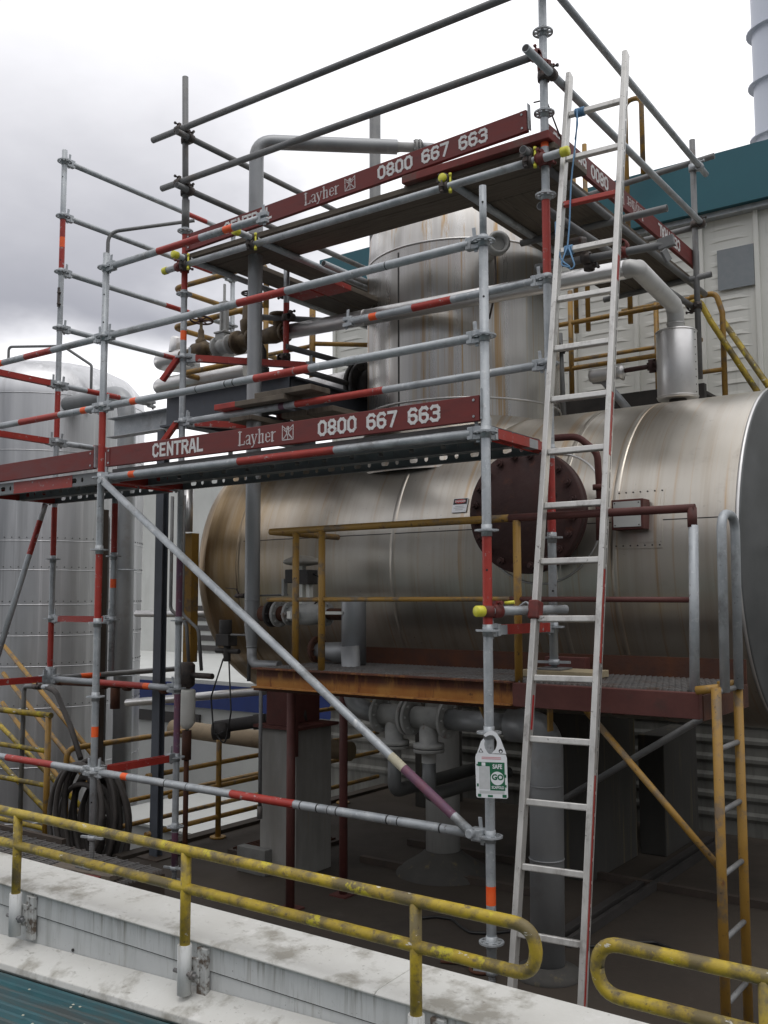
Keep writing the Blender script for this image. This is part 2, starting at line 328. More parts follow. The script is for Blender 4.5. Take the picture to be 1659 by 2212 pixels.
def stroke(mb, pl, o, u, w, nrm, sc, wt, lift, mat=0, n0=0):
    k = n0
    for (a, b) in zip(pl, pl[1:]):
        A = V(o)+V(u)*a[0]*sc+V(w)*a[1]*sc; B = V(o)+V(u)*b[0]*sc+V(w)*b[1]*sc
        d = (B-A)
        if d.length < 1e-6: continue
        d.normalize(); e = wt*.42
        h = lift + .00012*(k % 9); k += 1
        mb.obox((A+B)/2+V(nrm)*h/2, d, V(nrm).cross(d), nrm, (B-A).length+2*e, wt, h)
    return k
def stencil(mb, txt, o, u, w, nrm, sc, width):
    """text set to a total width with chunky strokes"""
    adv = width/len(txt); k = 0
    for i, ch in enumerate(txt):
        sx = adv*.92/.72/sc
        for pl in GL[ch]:
            k = stroke(mb, [(a*sx, b) for a, b in pl], V(o)+V(u)*adv*i, u, w, nrm, sc, sc*.19, .0012, 0, k)
def font_text(mb, txt, o, u, w, nrm, size, bold=0.0, lift=.0008, mat=0, align='CENTER', sx=1.0):
    cu = bpy.data.curves.new('t', 'FONT'); cu.body = txt; cu.size = 1; cu.align_x = align; cu.align_y = 'CENTER'; cu.offset = bold; cu.resolution_u = 3
    ob = bpy.data.objects.new('t', cu); COL.objects.link(ob)
    dg = bpy.context.evaluated_depsgraph_get(); me = bpy.data.meshes.new_from_object(ob.evaluated_get(dg))
    vs = [V(o)+V(u)*q.co.x*size*sx+V(w)*q.co.y*size+V(nrm)*lift for q in me.vertices]
    mb.add(vs, [list(p.vertices) for p in me.polygons], mat)
    bpy.data.objects.remove(ob); bpy.data.curves.remove(cu); bpy.data.meshes.remove(me)
X3, Y3, Z3 = V((1,0,0)), V((0,1,0)), V((0,0,1))
def lv(n): return 2.9+.5*n
TR = .02415

# ================================================================== SETTING
b = MB(); b.box((-160,-120,-3.3), (160,200,-3.0)); build(b, 'ground', yardm, kind='structure')
b = MB()
b.box((-3.86,-1.06,-3.0), (9,5.2,0))
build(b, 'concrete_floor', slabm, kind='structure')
b = MB(); b.box((-3.98,.9,-.14), (-3.863,5.2,.03)); 
build(b, 'floor_kerb', slabm, kind='structure')
# raised walkway the left standards stand on
w_ = thing('walkway', (-6,-.3,0), 'low raised walkway of grey grating behind the yellow parapet rail at left', 'walkway')
b = MB(); b.box((-9.5,-1.04,.0), (-2.75,.36,.20)); b.box((-9.5,.362,-.6), (-3.9,.40,.262)); b.box((-9.5,-1.04,-3), (-3.87,.36,.0)); build(b, 'walkway_frame', darkbrown, w_)
b = MB()
for i in range(48):
    y = -1.03+i*.029; b.box((-9.5,y,.203), (-2.75,y+.006,.232))
for i in range(56): b.box((-9.5+i*.12,-1.035,.225), (-9.492+i*.12,.36,.236))
build(b, 'grating', gratem, w_)
# timber sole plates
for x0,y0,x1,y1,ang,lab in ((-3.30,-.16,-2.86,.08,0,'short timber sole board under the jack of the left front standard'),):
    b = MB(); b.obox((-3.07,-.0,.255), (1,.12,0), (-.12,1,0), (0,0,1), .55, .22, .038); build(b, 'sole_board', plank, None, lab, 'board', bevel=.004)
b = MB(); b.obox((-2.98,-.20,.25), (1,.3,0), (-.3,1,0), (0,0,1), .3, .18, .03); build(b, 'timber_offcut', redcl, None, 'faded pink painted timber offcut lying on the walkway beside the sole board', 'board', bevel=.003)

# parapet
par = thing('parapet_wall', (0,-1.2,0), 'white painted parapet wall with weathered top and dirty drip streaks in the foreground', 'wall')
b = MB(); b.prism([(-1.33,.345),(-1.33,.548),(-1.337,.55),(-1.337,.648),(-1.07,.648),(-1.07,-3),(-1.33,-3)], (-9,0,0), Y3, Z3, (18,0,0)); build(b, 'wall_body', pwall, par)
b = MB()
for x0, x1 in ((-9,-4.2),(-4.197,.30),(.303,4.5),(4.503,9)):
    b.prism([(-1.355,.651),(-1.36,.660),(-1.34,.670),(-1.07,.682),(-1.045,.668),(-1.045,.651)], (x0,0,0), Y3, Z3, (x1-x0,0,0))
build(b, 'coping', coping, par, bevel=.004)
b = MB()
b.prism([(-1.332,.415),(-1.36,.400),(-1.478,.356),(-1.484,.33),(-1.47,.315),(-1.332,.315)], (-9,0,-7.15*.0466), Y3, Z3, (18,0,18*.0466))
build(b, 'ledge', coping, par, bevel=.004)
b = MB()
b.box((-9,-1.3345,.546), (9,-1.331,.552)); build(b, 'joint_line', dark, par)
b = MB()
for x in (-1.45,-.12,.27): b.cyl((x,-1.331,.46+.03*math.sin(x*9)), (0,-1,0), .007, .006, 10)
build(b, 'wall_stud', dark, par)
# corrugated roof the viewer stands over
b = MB(); prof = []
def roofz(y, x=-1.85): return .345 - (-1.5-y)*.035 + .0466*(x+1.85)
vs = []; fs = []
y = -1.44
while y > -9:
    for dy, dz in ((0,0),(-.045,0),(-.053,.004),(-.062,.019),(-.070,.022),(-.080,.019),(-.088,.004)): prof.append((y+dy, dz))
    y -= .098
n = len(prof)
for xx in (-12, -8, -4, 0, 4, 8):
    for yy, dz in prof: vs.append((xx, yy, roofz(yy, xx)-.035+dz))
for i in range(5):
    for j in range(n-1): fs.append([i*n+j, i*n+j+1, (i+1)*n+j+1, (i+1)*n+j])
b.add(vs, fs); build(b, 'corrugated_roof', teal, None, 'teal ribbed metal roof sheet below the white ledge', 'roof')
b = MB()
random.seed(3)
for i in range(14):
    b.lathe([(0,.0),(.005,.001),(.007,.003),(.003,.005),(0,.006)], ((xq := -1.25+random.uniform(-.5,.5)), (yq := -1.55-random.uniform(0,.25)), roofz(yq, xq)-.022), (0,0,1), 7)
build(b, 'lichen', M('lichen_patch', (.4,.41,.33), (.5,.5,.42), 60, U, rough=.9, bump=.5), kind='stuff')

# ---- yellow handrails on the parapet
def bracket(post, x):
    m = MB()
    m.tube((x,-1.40,.46), (x,-1.40,.655), .029, 16)
    build(m, 'socket', pwall, post)
    m = MB(); m.box((x+.030,-1.362,.44), (x+.085,-1.339,.64)); m.box((x-.02,-1.372,.50), (x+.05,-1.3625,.60)); build(m, 'bracket_plate', plate_m, post, bevel=.003)
    m = MB(); m.tube((x-.055,-1.405,.545), (x+.075,-1.405,.545), .009, 8); m.cyl((x+.045,-1.405,.545), (1,0,0), .018, .014, 6)
    build(m, 'clamp_bolt', galv_old, post)
def rail_thing(pts, posts, lab, nm='yellow_handrail'):
    t = thing(nm, (posts[0],-1.40,.46), lab, 'handrail', 'yellow handrails on the parapet')
    m = MB(); m.bent(pts, .0215, .085, 16); build(m, 'rail', yellow, t)
    for x in posts:
        m = MB(); m.tube((x,-1.40,.60), (x,-1.40,1.022), .0215, 14); q = build(m, 'post', yellow, t); bracket(q, x)
    return t
rail_thing([(-6,-1.40,1.028),(.965,-1.40,1.028),(.965,-1.40,.878),(-6,-1.40,.878)], [-4.2,-3.0,-1.81,-.63,.51],
    'long chipped yellow two bar handrail on the parapet, looped end left of the ladder gap')
rail_thing([(6,-1.40,1.028),(1.17,-1.40,1.028),(1.17,-1.40,.878),(6,-1.40,.878)], [1.66,2.8,4.0],
    'short chipped yellow handrail on the parapet starting with a loop at lower right')

# ---- right hand building with teal fascia
bd = thing('clad_building', (-.8,4.7,-3), 'white ribbed steel clad building with teal fascia behind the drum', 'building')
BY, BX0, BX1 = 4.6, -4.72, 6.0
b = MB(); b.box((BX0,BY,-3), (BX1,9,5.6)); build(b, 'wall', siding, bd)
b = MB()
bat = [BX0+.02, -4.2,-3.55,-2.9,-2.25,-1.6,-.95,-.31,.19,.85,1.5,2.15,2.8,3.45]
for x in bat: b.box((x-.022,BY-.035,-2.95), (x+.022,BY-.001,5.58))
build(b, 'batten', siding, bd, bevel=.006)
b = MB()
for x0, x1 in zip(bat, bat[1:]):
    z = 1.75
    while z < 5.45:
        xa, xb = x0+.07, x1-.07
        vs = [(xa,BY-.001,z),(xb,BY-.001,z),(xb,BY-.001,z+.046),(xa,BY-.001,z+.046),(xa+.10,BY-.0075,z+.012),(xb-.10,BY-.0075,z+.012),(xb-.10,BY-.003,z+.044),(xa+.10,BY-.003,z+.044)]
        b.add(vs, [[0,1,5,4],[1,2,6,5],[2,3,7,6],[3,0,4,7],[4,5,6,7]]); z += .112
build(b, 'pressed_rib', siding, bd)
b = MB(); b.box((BX0,BY-.045,-3), (BX1,BY-.036,1.70)); build(b, 'lower_cladding', shadew, bd)  # added panel whose dark colour stands in for shade on the wall
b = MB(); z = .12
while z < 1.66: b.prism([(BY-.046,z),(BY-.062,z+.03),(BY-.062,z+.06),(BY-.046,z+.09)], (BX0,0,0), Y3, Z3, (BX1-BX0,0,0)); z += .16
build(b, 'lower_corrugation', shadew, bd)
b = MB(); b.box((BX0-.10,BY-.16,5.60), (BX1,9.1,6.12)); build(b, 'fascia', fascia, bd)
b = MB(); b.box((BX0-.05,BY-.10,5.55), (BX1,BY-.003,5.597)); build(b, 'soffit_trim', galv, bd)
b = MB(); b.box((-.16,BY-.030,4.87), (.165,BY-.0205,5.25)); build(b, 'patch_panel', patchm, bd)
# low block at roof level
# stack with strakes
st = thing('exhaust_stack', (-.9,14,-3), 'tall pale metal stack with spiral strakes behind the teal roof at upper right', 'stack')
SR = .9; sx, sy = -1.30, 14.3
b = MB(); b.lathe([(SR,-3),(SR,22)], (sx,sy,0), (0,0,1), 48); build(b, 'flue', stackm, st)
b = MB()
for ph in (0,):
    vs = []; fs = []; N = 600
    for i in range(N+1):
        a = -2*PI*i/36.0; z = 6+i*.029
        for rr in (SR-.01, SR+.10):
            for dz in (-.012,.012): vs.append((sx+rr*math.cos(a), sy+rr*math.sin(a), z+dz))
    for i in range(N):
        o = i*4; p = o+4
        fs += [[o,o+2,p+2,p],[o+1,p+1,p+3,o+3],[o+2,o+3,p+3,p+2]]
    b.add(vs, fs)
build(b, 'strake', stackm, st)

# ---- walkway with handrails between drum and building
wk = thing('maintenance_walkway', (-.9,3.8,3.6), 'steel walkway with yellow rails running behind the drum and tower at right', 'walkway')
b = MB(); b.box((-1.45,3.62,3.62), (-.02,3.68,3.82)); b.box((-1.45,4.40,3.62), (-.02,4.46,3.82)); b.box((-1.45,3.685,3.74), (-.02,4.395,3.765)); build(b, 'walkway_frame', dark, wk)
b = MB(); r_ = .022
for z in (4.55, 4.13): b.bent([(-1.55,3.7,z),(-.30,3.7,z)], r_, .1, 10)
b.bent([(-1.0,4.35,4.78),(-.25,4.35,4.78)], r_*.9, .1, 10)
b.tube((-1.5,4.35,4.38), (-.25,4.35,4.38), r_*.9, 10); b.tube((-1.3,3.9,3.86), (-.5,3.9,3.86), r_, 10)
build(b, 'rail', ochre, wk)
for x, y, z0, z1 in ((-1.23,3.7,3.8,4.85),(-.67,4.35,3.8,4.80),(-.30,3.7,3.8,4.57),(-1.38,3.7,3.8,4.86)):
    b = MB(); b.tube((x,y,z0), (x,y,z1), .024, 10); build(b, 'post', ochre, wk)
sr = thing('stair_handrail', (.1,4.0,3.4), 'pair of yellow stair rails sloping down to the right beside the silencer', 'handrail')
b = MB(); b.bent([(-.26,3.95,4.60),(-.14,3.95,4.62),(-.05,3.95,4.42),(.62,3.95,3.20)], .026, .06, 12); build(b, 'rail', yellow, sr)
b = MB(); b.bent([(-.24,4.02,4.68),(-.02,4.02,4.68),(.03,4.02,4.5),(.03,4.02,3.3)], .024, .07, 12); build(b, 'post', ochre, sr)
b = MB(); b.bent([(.0,4.12,4.46),(.72,4.12,3.2)], .026, .06, 12); build(b, 'rail', yellow, sr)
b = MB(); b.tube((-.35,4.0,4.0), (.02,4.0,4.0), .02, 10); build(b, 'mid_rail', ochre, sr)
# far caged ladder rails above the upper deck
cl = thing('roof_access_rails', (-.9,4.2,4.7), 'ochre access rails standing up against the sky behind the ladder top', 'handrail')
b = MB(); b.tube((-1.40,4.2,4.6), (-1.40,4.2,6.45), .024, 10); build(b, 'post', ochre, cl)
b = MB(); b.tube((-1.28,4.2,4.6), (-1.28,4.2,6.45), .024, 10); build(b, 'post', ochre, cl)
b = MB(); b.bent([(-.86,4.2,4.6),(-.86,4.2,6.75),(-.70,4.2,6.75),(-.70,4.2,6.0)], .024, .07, 10); build(b, 'hoop', ochre, cl)

# ---- left background: tank, low buildings
tkc = V((-8.93,3.6,0)); TRD = 1.28
tk = thing('storage_tank', (tkc.x,tkc.y,-3), 'large silver clad storage tank with riveted bands behind the scaffold at left', 'tank')
b = MB(); b.lathe([(TRD,-3),(TRD,4.62),(TRD*.99,4.74),(TRD*.94,4.88),(TRD*.84,5.02),(TRD*.66,5.13),(TRD*.4,5.21),(.0,5.24)], tkc, (0,0,1), 80); build(b, 'shell', tankm, tk)
b = MB()
for z in (-.6,.05,.75,1.25,1.62,2.0,2.42,2.78,3.9,4.62): b.torus(tkc+Z3*z, Z3, TRD+.001, .006, 72, 6)
build(b, 'band', tankm, tk)
b = MB()
for z in (.77,1.64,2.02,2.44,2.80,1.27):
    for i in range(90):
        a = 2*PI*i/90; b.cyl(tkc+V((TRD*math.cos(a), TRD*math.sin(a), z+.02)), (math.cos(a), math.sin(a), 0), .008, .006, 5)
build(b, 'riveting', drumend, tk)
b = MB(); 
q = tkc + V((.42,-.3,0))
b.bent([(-8.75,2.85,5.0),(-8.75,2.85,5.34),(-7.95,3.1,5.28),(-7.62,3.3,5.02),(-7.62,3.3,4.4)], .018, .05, 8); build(b, 'top_rail', galv_old, tk)
lp = thing('lagged_downpipe', (-6.4,3.1,-3), 'fat metal lagged pipe bending down beside the storage tank', 'pipe')
b = MB(); b.bent([(-7.9,3.1,4.50),(-6.60,3.05,4.50),(-6.46,3.0,-3)], .105, .3, 20); build(b, 'pipe', duct, lp)
b = MB()
for z in (3.7,2.4,1.2): b.torus((-6.53+.018*(4.4-z),3.03,z), Z3, .107, .006, 24, 6)
build(b, 'joint_band', galv, lp)
b = MB(); b.bent([(-6.9,3.0,3.0),(-6.68,2.84,3.0),(-6.66,2.84,-3)], .055, .1, 14); build(b, 'riser_pipe', galv_old, None, 'slim dark riser pipe between the storage tank and the lagged downpipe', 'pipe')
lb = thing('low_building', (-12,6,-3), 'low white building with blue fascia seen through the scaffold at lower left', 'building')
b = MB(); b.box((-22,6.0,-3), (-5.0,12,.45)); build(b, 'wall', palew, lb)
b = MB(); b.box((-22,5.93,.453), (-4.95,12.05,.80)); build(b, 'fascia', blue, lb)
b = MB(); b.box((-22,5.95,.803), (-4.95,12,.86)); build(b, 'roof', palew, lb)
b = MB(); b.box((-9.9,5.96,.18), (-8.4,5.999,.34)); build(b, 'louvre', dark, lb)
yb = thing('lower_plant_block', (-5.2,4.6,-3), 'pale sheet roofed plant block just below the edge of the concrete floor', 'building')
b = MB(); b.box((-7.6,3.6,-3), (-4.15,5.4,-.62)); build(b, 'wall', palew, yb)
b = MB(); b.box((-7.65,3.55,-.617), (-4.12,5.45,-.585)); build(b, 'roof', palew, yb)
b = MB()
for x in (-6.4,-5.5,-4.6): b.box((x,3.52,-.63), (x+.05,3.549,-.56))
build(b, 'roof_clip', dark, yb)
fb = thing('far_shed', (-14,11,-3), 'pale distant shed wall with dark louvres between tank and drum', 'building')
b = MB(); b.box((-24,11,-3), (-7.2,15,5.0)); build(b, 'wall', palew, fb)
b = MB()
for k in range(6): b.box((-14,10.96,.7+.22*k), (-7.3,10.998,.82+.22*k))
build(b, 'louvre', dark, fb)

# ================================================================== BOILER DRUM AND TOWER
VY, VZ, VR = 2.42, 2.32, 1.10
dr = thing('boiler_drum', (-1.3,VY,1.2), 'big horizontal stainless clad drum with rust streaks and round rusty manhole cover', 'tank')
b = MB(); b.lathe([(VR,-3.42),(VR,-3.2),(VR,-2.6),(VR,-1.9),(VR,-1.2),(VR,-.5),(VR,.2),(VR,.845)], (0,VY,VZ), X3, 160); build(b, 'shell', stain_v, dr)
b = MB(); b.lathe([(VR-.002,.84),(VR+.012,.846),(VR+.012,.870),(VR-.01,.872),(VR*.93,.90),(VR*.7,.955),(VR*.35,.985),(0,.99)], (0,VY,VZ), X3, 120); build(b, 'end_cap', drumend, dr)
b = MB(); b.torus((.856,VY,VZ), X3, VR+.006, .012, 120, 8); build(b, 'end_rim', stain_p, dr)
b = MB(); b.box((.985,VY-1.0,VZ+.02), (.996,VY+1.0,VZ+.028)); build(b, 'end_seam', drumend, dr)
b = MB(); b.lathe([(VR,-3.42),(VR*.99,-3.48),(VR*.965,-3.535),(VR*.92,-3.585),(VR*.8,-3.66),(VR*.4,-3.76),(0,-3.78)], (0,VY,VZ), X3, 120); build(b, 'left_head', stain_v, dr)
for x in (-1.535, -3.05, -.25, .12):
    b = MB(); b.lathe([(VR-.001,x-.02),(VR+.002,x-.019),(VR+.0035,x+.016),(VR-.001,x+.02)], (0,VY,VZ), X3, 120); build(b, 'seam_band', stain_v, dr)
b = MB(); b.box((-3.0,VY-VR*.985,VZ+.20-.003), (.8,VY-VR*.985+.012,VZ+.203)); build(b, 'long_seam', dark, dr)
TX, TY_, TRR = -1.60, VY, .78
tw = thing('steam_tower', (TX,TY_,3.2), 'upright stainless clad tower with orange rust runs rising from the drum', 'tank')
b = MB(); b.lathe([(TRR,3.0),(TRR,3.6),(TRR,4.2),(TRR,4.74)], (TX,TY_,0), Z3, 120); build(b, 'shell', stain_t, tw)
b = MB(); b.lathe([(TRR-.004,4.735),(TRR-.01,4.80),(TRR*.97,4.98),(TRR*.86,5.16),(TRR*.6,5.28),(0,5.34)], (TX,TY_,0), Z3, 90); build(b, 'domed_top', stain_t, tw)
for z in (4.735, 3.53):
    b = MB(); b.torus((TX,TY_,z), Z3, TRR+.002, .008, 100, 6); build(b, 'seam_ring', stain_p, tw)
b = MB(); b.lathe([(TRR+.002,3.40),(TRR+.03,3.36),(TRR+.10,3.26),(TRR+.14,3.0)], (TX,TY_,0), Z3, 90); build(b, 'base_flare', stain_v, tw)
for a in (-97,):
    b = MB(); b.bar((TX+(TRR+.001)*math.cos(R(a)),TY_+(TRR+.001)*math.sin(R(a)),3.5), (TX+(TRR+.001)*math.cos(R(a)),TY_+(TRR+.001)*math.sin(R(a)),4.7), .012, .004, (math.cos(R(a)),math.sin(R(a)),0)); build(b, 'upright_seam', dark, tw)
b = MB(); d = V((.72,-.69,0)).normalized(); o = V((TX,TY_,4.61))+d*.74
b.cyl(o, d, .05, .26, 20); b.lathe([(.0,.25),(.05,.25),(.055,.262),(.062,.30),(.085,.30),(.085,.24),(.05,.235)], o, d, 28); build(b, 'side_nozzle', castg, tw)
b = MB(); b.bent([o+d*.2+V((0,0,-.05)), o+d*.2+V((0,0,-.32)), o+d*.02+V((0,0,-.5))], .008, .03, 8); build(b, 'drain_pipe', darkcl, tw)
# big side nozzle to the left of the tower
b = MB(); c0 = V((TX-TRR+.03,2.25,3.86))
b.cyl(c0, -X3, .15, .14, 24); build(b, 'nozzle_neck', dark, tw)
for dx in (.10,.155):
    b = MB(); b.cyl(c0-X3*dx, -X3, .22, .035, 32); b.bolts(c0-X3*(dx-.01), -X3, .19, 12, .014, .055); build(b, 'nozzle_flange', dark, tw)
b = MB(); b.lathe([(.16,.19),(.165,.20),(.165,.72),(.0,.72)], c0, -X3, 30); build(b, 'lagged_pipe', stain_p, tw)
# manhole
mx, mz = -.375, 2.60
b = MB(); b.cyl((mx,1.45,mz), -Y3, .30, .28, 40); build(b, 'manhole_neck', stain_v, dr)
b = MB(); b.lathe([(.385,0),(.385,.045),(.0,.045)], (mx,1.215,mz), -Y3, 64); mh = build(b, 'manhole_ring', manm, dr)
b = MB(); b.lathe([(.0,0),(.39,0),(.39,.05),(.385,.055),(.30,.056),(.295,.060),(.0,.062)], (mx,1.165,mz), -Y3, 64); mc = build(b, 'manhole_cover', manm, dr)
for k in range(20):
    a = 2*PI*(k+.5)/20; c = V((mx+.345*math.cos(a),1.105,mz+.345*math.sin(a)))
    b = MB(); b.cyl(c, -Y3, .024, .022, 6); b.cyl(c-Y3*.02, -Y3, .013, .022, 8); build(b, 'bolt', manm, mc)
b = MB(); b.cyl((mx+.22,1.102,mz+.09), -Y3, .013, .004, 12); build(b, 'bolt_hole', tagk, mc)
b = MB()
for i in range(72):
    a0 = 2*PI*i/72; a1 = 2*PI*(i+1)/72
    def sp(a, r=.43): 
        x = mx+r*math.cos(a); z = mz+r*math.sin(a)-.02; y = VY-math.sqrt(max(0,(VR+.004)**2-(z-VZ)**2)); return (x,y,z)
    b.tube(sp(a0), sp(a1), .007, 6, 0, False)
build(b, 'manhole_seam', stain_p, dr)
b = MB(); b.bent([(-.20,1.06,3.03),(.02,1.06,3.02),(.125,1.10,2.92),(.125,1.14,2.44)], .021, .1, 14); dv = build(b, 'davit_arm', brown, dr)
b = MB(); b.cyl((.125,1.125,2.70), Z3, .042, .03, 20); b.cyl((.125,1.14,2.40), Z3, .034, .25, 18); build(b, 'davit_collar', brown, dv)
# curved access panel
def shell_y(z, off): return VY-math.sqrt((VR+off)**2-(z-VZ)**2)
def curved(mb, x0, x1, z0, z1, off, t=.004):
    n = 10; vs = []; fs = []
    for i in range(n+1):
        z = z0+(z1-z0)*i/n; vs += [(x0,shell_y(z,off),z),(x1,shell_y(z,off),z)]
    o = len(vs)
    vs += [(x, y+t, z) for x, y, z in vs]
    for i in range(n):
        k = 2*i; fs += [[k,k+1,k+3,k+2],[k,k+2,o+k+2,o+k],[k+1,o+k+1,o+k+3,k+3]]
    fs += [[0,o,o+1,1],[2*n,2*n+1,o+2*n+1,o+2*n]]
    mb.add(vs, fs)
b = MB(); curved(b, .13, .425, 2.355, 2.715, .006, .012); pn = build(b, 'access_panel', stain_v, dr)
b = MB(); curved(b, .165,.405,2.39,2.685,.010,.006); build(b, 'panel_sheet', stain_v, pn)
b = MB()
for i in range(7):
    for z in (2.372,2.70): b.cyl((.14+.045*i, shell_y(z,.006), z), -Y3, .005, .004, 6)
build(b, 'panel_rivet', dark, pn)
b = MB(); b.box((.148,1.235,2.465), (.345,1.345,2.645)); jb = build(b, 'nameplate_box', brown, dr, bevel=.004)
b = MB(); b.box((.162,1.229,2.48), (.33,1.2345,2.632)); build(b, 'nameplate', palew, jb)
b = MB()
for x in (.172,.32):
    for z in (2.49,2.622): b.cyl((x,1.2288,z), -Y3, .004, .003, 8)
build(b, 'screw', dark, jb)
# danger sign
an = math.asin((2.69-VZ)/VR); nn = V((0,-math.cos(an),math.sin(an))); ww = V((0,math.sin(an),math.cos(an)))
cs = V((-1.0,VY,VZ))+nn*(VR+.008)
sg = thing('danger_sign', cs, 'small white danger sign stuck on the drum shell left of the manhole', 'sign')
b = MB(); b.obox(cs, X3, ww, nn, .115, .105, .004); build(b, 'sign_plate', tagw, sg)
b = MB(); b.obox(cs+ww*.028+nn*.0025, X3, ww, nn, .107, .042, .002); build(b, 'sign_header', tagk, sg)
b = MB(); n = 24; 
b.prism([(.045*math.cos(2*PI*i/n), .0155*math.sin(2*PI*i/n)) for i in range(n)], cs+ww*.028+nn*.0036, X3, ww, nn*.001); build(b, 'sign_oval', signred, sg)
b = MB(); font_text(b, 'DANGER', cs+ww*.028, X3, ww, nn, .021, .01, .0052); build(b, 'sign_word', tagw, sg)
b = MB()
for k, (w0, wd) in enumerate(((-.008,.07),(-.020,.085),(-.033,.06))): b.obox(cs+ww*w0+nn*.0025, X3, ww, nn, wd, .006, .001)
build(b, 'sign_print', tagp, sg)

# ================================================================== PIPEWORK
rp = thing('relief_pipe', (-2.575,1.0,1.6), 'tall grey pipe standing left of the tower, bent over at the top to a flange', 'pipe')
PTOP = 5.585
b = MB(); b.bent([(-2.575,1.0,1.86),(-2.578,1.0,PTOP),(-1.74,1.70,PTOP-.01)], .056, .13, 20, caps=False); build(b, 'pipe', duct, rp)
b = MB(); b.lathe([(.056,0),(.054,.02),(.038,.10),(.038,.22)], (-1.80,1.65,PTOP-.01), V((.77,.64,0)), 20); b.flange((-1.625,1.795,PTOP-.01), V((.77,.64,0)), .065, .02, 6); b.flange((-1.605,1.812,PTOP-.01), V((.77,.64,0)), .065, .015, 6)
build(b, 'flange', castg, rp)
b = MB(); b.bent([(-1.61,1.81,PTOP-.01),(-1.50,1.90,PTOP-.01),(-1.50,1.92,5.2)], .04, .06, 14); build(b, 'tail_pipe', duct, rp)
b = MB(); b.lathe([(.056,1.88),(.050,1.80),(.040,1.74),(.038,1.70)], (-2.575,1.0,0), Z3, 20); b.bent([(-2.575,1.0,1.72),(-2.572,1.0,1.58),(-2.30,1.0,1.58)], .036, .07, 16); build(b, 'foot_elbow', duct, rp)
b = MB()
for z in (3.1,2.05,1.71): b.torus((-2.575,1.0,z), Z3, .056 if z > 1.8 else .039, .004, 24, 6)
build(b, 'weld_ring', duct, rp)
tb = thing('thin_riser', (-2.68,1.04,1.4), 'thin dark riser tube with a small lever valve beside the tall grey pipe', 'pipe')
b = MB(); b.tube((-2.66,1.06,1.45), (-2.66,1.06,3.2), .014, 8); b.tube((-2.85,1.06,1.79), (-2.6,1.06,1.79), .008, 8); b.tube((-2.82,1.06,2.08), (-2.28,1.06,2.09), .007, 8); build(b, 'tube', galv_old, tb)
b = MB(); b.cyl((-2.80,1.06,2.085), X3, .018, .09, 10); b.bar((-2.90,1.05,2.145), (-2.78,1.05,2.135), .012, .006); b.tube((-2.79,1.05,2.135),(-2.76,1.055,2.09), .006, 6); build(b, 'lever_valve', darkcl, tb)
lg = thing('lagged_steam_line', (0,1.5,3.4), 'silver lagged steam line running across the tower and turning down into a fat silencer can', 'pipe')
b = MB(); b.bent([(-2.72,1.5,4.215),(.17,1.5,4.137)], .060, .1, 24); build(b, 'straight_run', stain_p, lg)
b = MB(); b.sweep([(.10,1.5,4.139),(.205,1.5,4.137),(.238,1.53,4.137),(.175,2.36,4.125),(.168,2.42,4.07),(.168,2.42,3.93)], .059, 28); build(b, 'elbow', dullc, lg)
b = MB()
for x in (-1.9,-.9,-.35): b.torus((x,1.5,4.135-(x-.235)*.027), X3, .0605, .003, 24, 6)
b.torus((.168,2.42,4.0), Z3, .0635, .003, 24, 6)
build(b, 'joint_band', stain_p, lg)
b = MB(); b.lathe([(.0,.0),(.137,0),(.140,.006),(.140,.485),(.137,.49),(.06,.495),(.0,.495)], (.168,2.42,3.455), Z3, 48); sl = build(b, 'silencer', stain_p, lg)
for z in (3.47, 3.935):
    b = MB(); b.torus((.168,2.42,z), Z3, .141, .004, 40, 6); build(b, 'hem', stain_p, sl)
b = MB()
for i in range(9): b.cyl((.168+.1405*math.cos(.15),2.42-.1405*math.sin(.15),3.49+.053*i), (1,-.15,0), .004, .003, 6)
build(b, 'rivet', dark, sl)
b = MB(); b.cyl((.168,2.42,3.40), Z3, .06, .06, 20); build(b, 'outlet_neck', dark, lg)
b = MB(); b.lathe([(.0,0),(.045,.0),(.05,.03),(.05,.23),(.065,.25),(.02,.27),(.0,.27)], (-.50,2.45,3.72), X3, 22); nzl = build(b, 'side_branch', stain_p, lg)
b = MB(); b.tube((-.26,2.45,3.725), (.04,2.45,3.73), .018, 10); b.flange((-.02,2.45,3.73), X3, .05, .03, 6); build(b, 'branch_valve', manm, lg)
b = MB(); b.bent([(-.50,2.5,3.70),(-.42,2.5,3.69),(-.20,2.44,3.42)], .03, .06, 12); build(b, 'branch_pipe', duct, lg)
b = MB(); b.tube((-2.92,3.0,3.9), (-2.92,3.0,6.78), .055, 18); build(b, 'vent_pipe', galv_old, None, 'brownish vertical vent pipe standing up behind the upper deck', 'pipe')

# ---- bronze valves on the steam line, upper left
vt = thing('valve_train', (-3.2,1.5,3.9), 'train of bronze and grey steam valves with handwheel behind the left scaffold posts', 'valve')
zc = 4.215
b = MB(); b.tube((-3.95,1.5,zc), (-2.70,1.5,zc), .040, 16); build(b, 'pipe', brass, vt)
def handwheel(c, ax, r, parent, m=manm):
    w = MB(); w.torus(c, ax, r, .009, 24, 6); ax = V(ax).normalized(); u = ax.orthogonal().normalized(); q = ax.cross(u)
    for k in range(3):
        a = PI*k/3; d = math.cos(a)*u+math.sin(a)*q; w.tube(V(c)-d*r, V(c)+d*r, .006, 6)
    w.cyl(V(c)-ax*.02, ax, .018, .035, 10); return build(w, 'handwheel', m, parent)
b = MB(); b.lathe([(.04,-.09),(.075,-.07),(.075,.07),(.04,.09)], (-3.70,1.5,zc), X3, 18); b.lathe([(.045,0),(.05,.05),(.03,.07),(.026,.14),(.014,.16),(.012,.25)], (-3.70,1.5,zc+.04), Z3, 14); build(b, 'globe_valve', brass, vt)
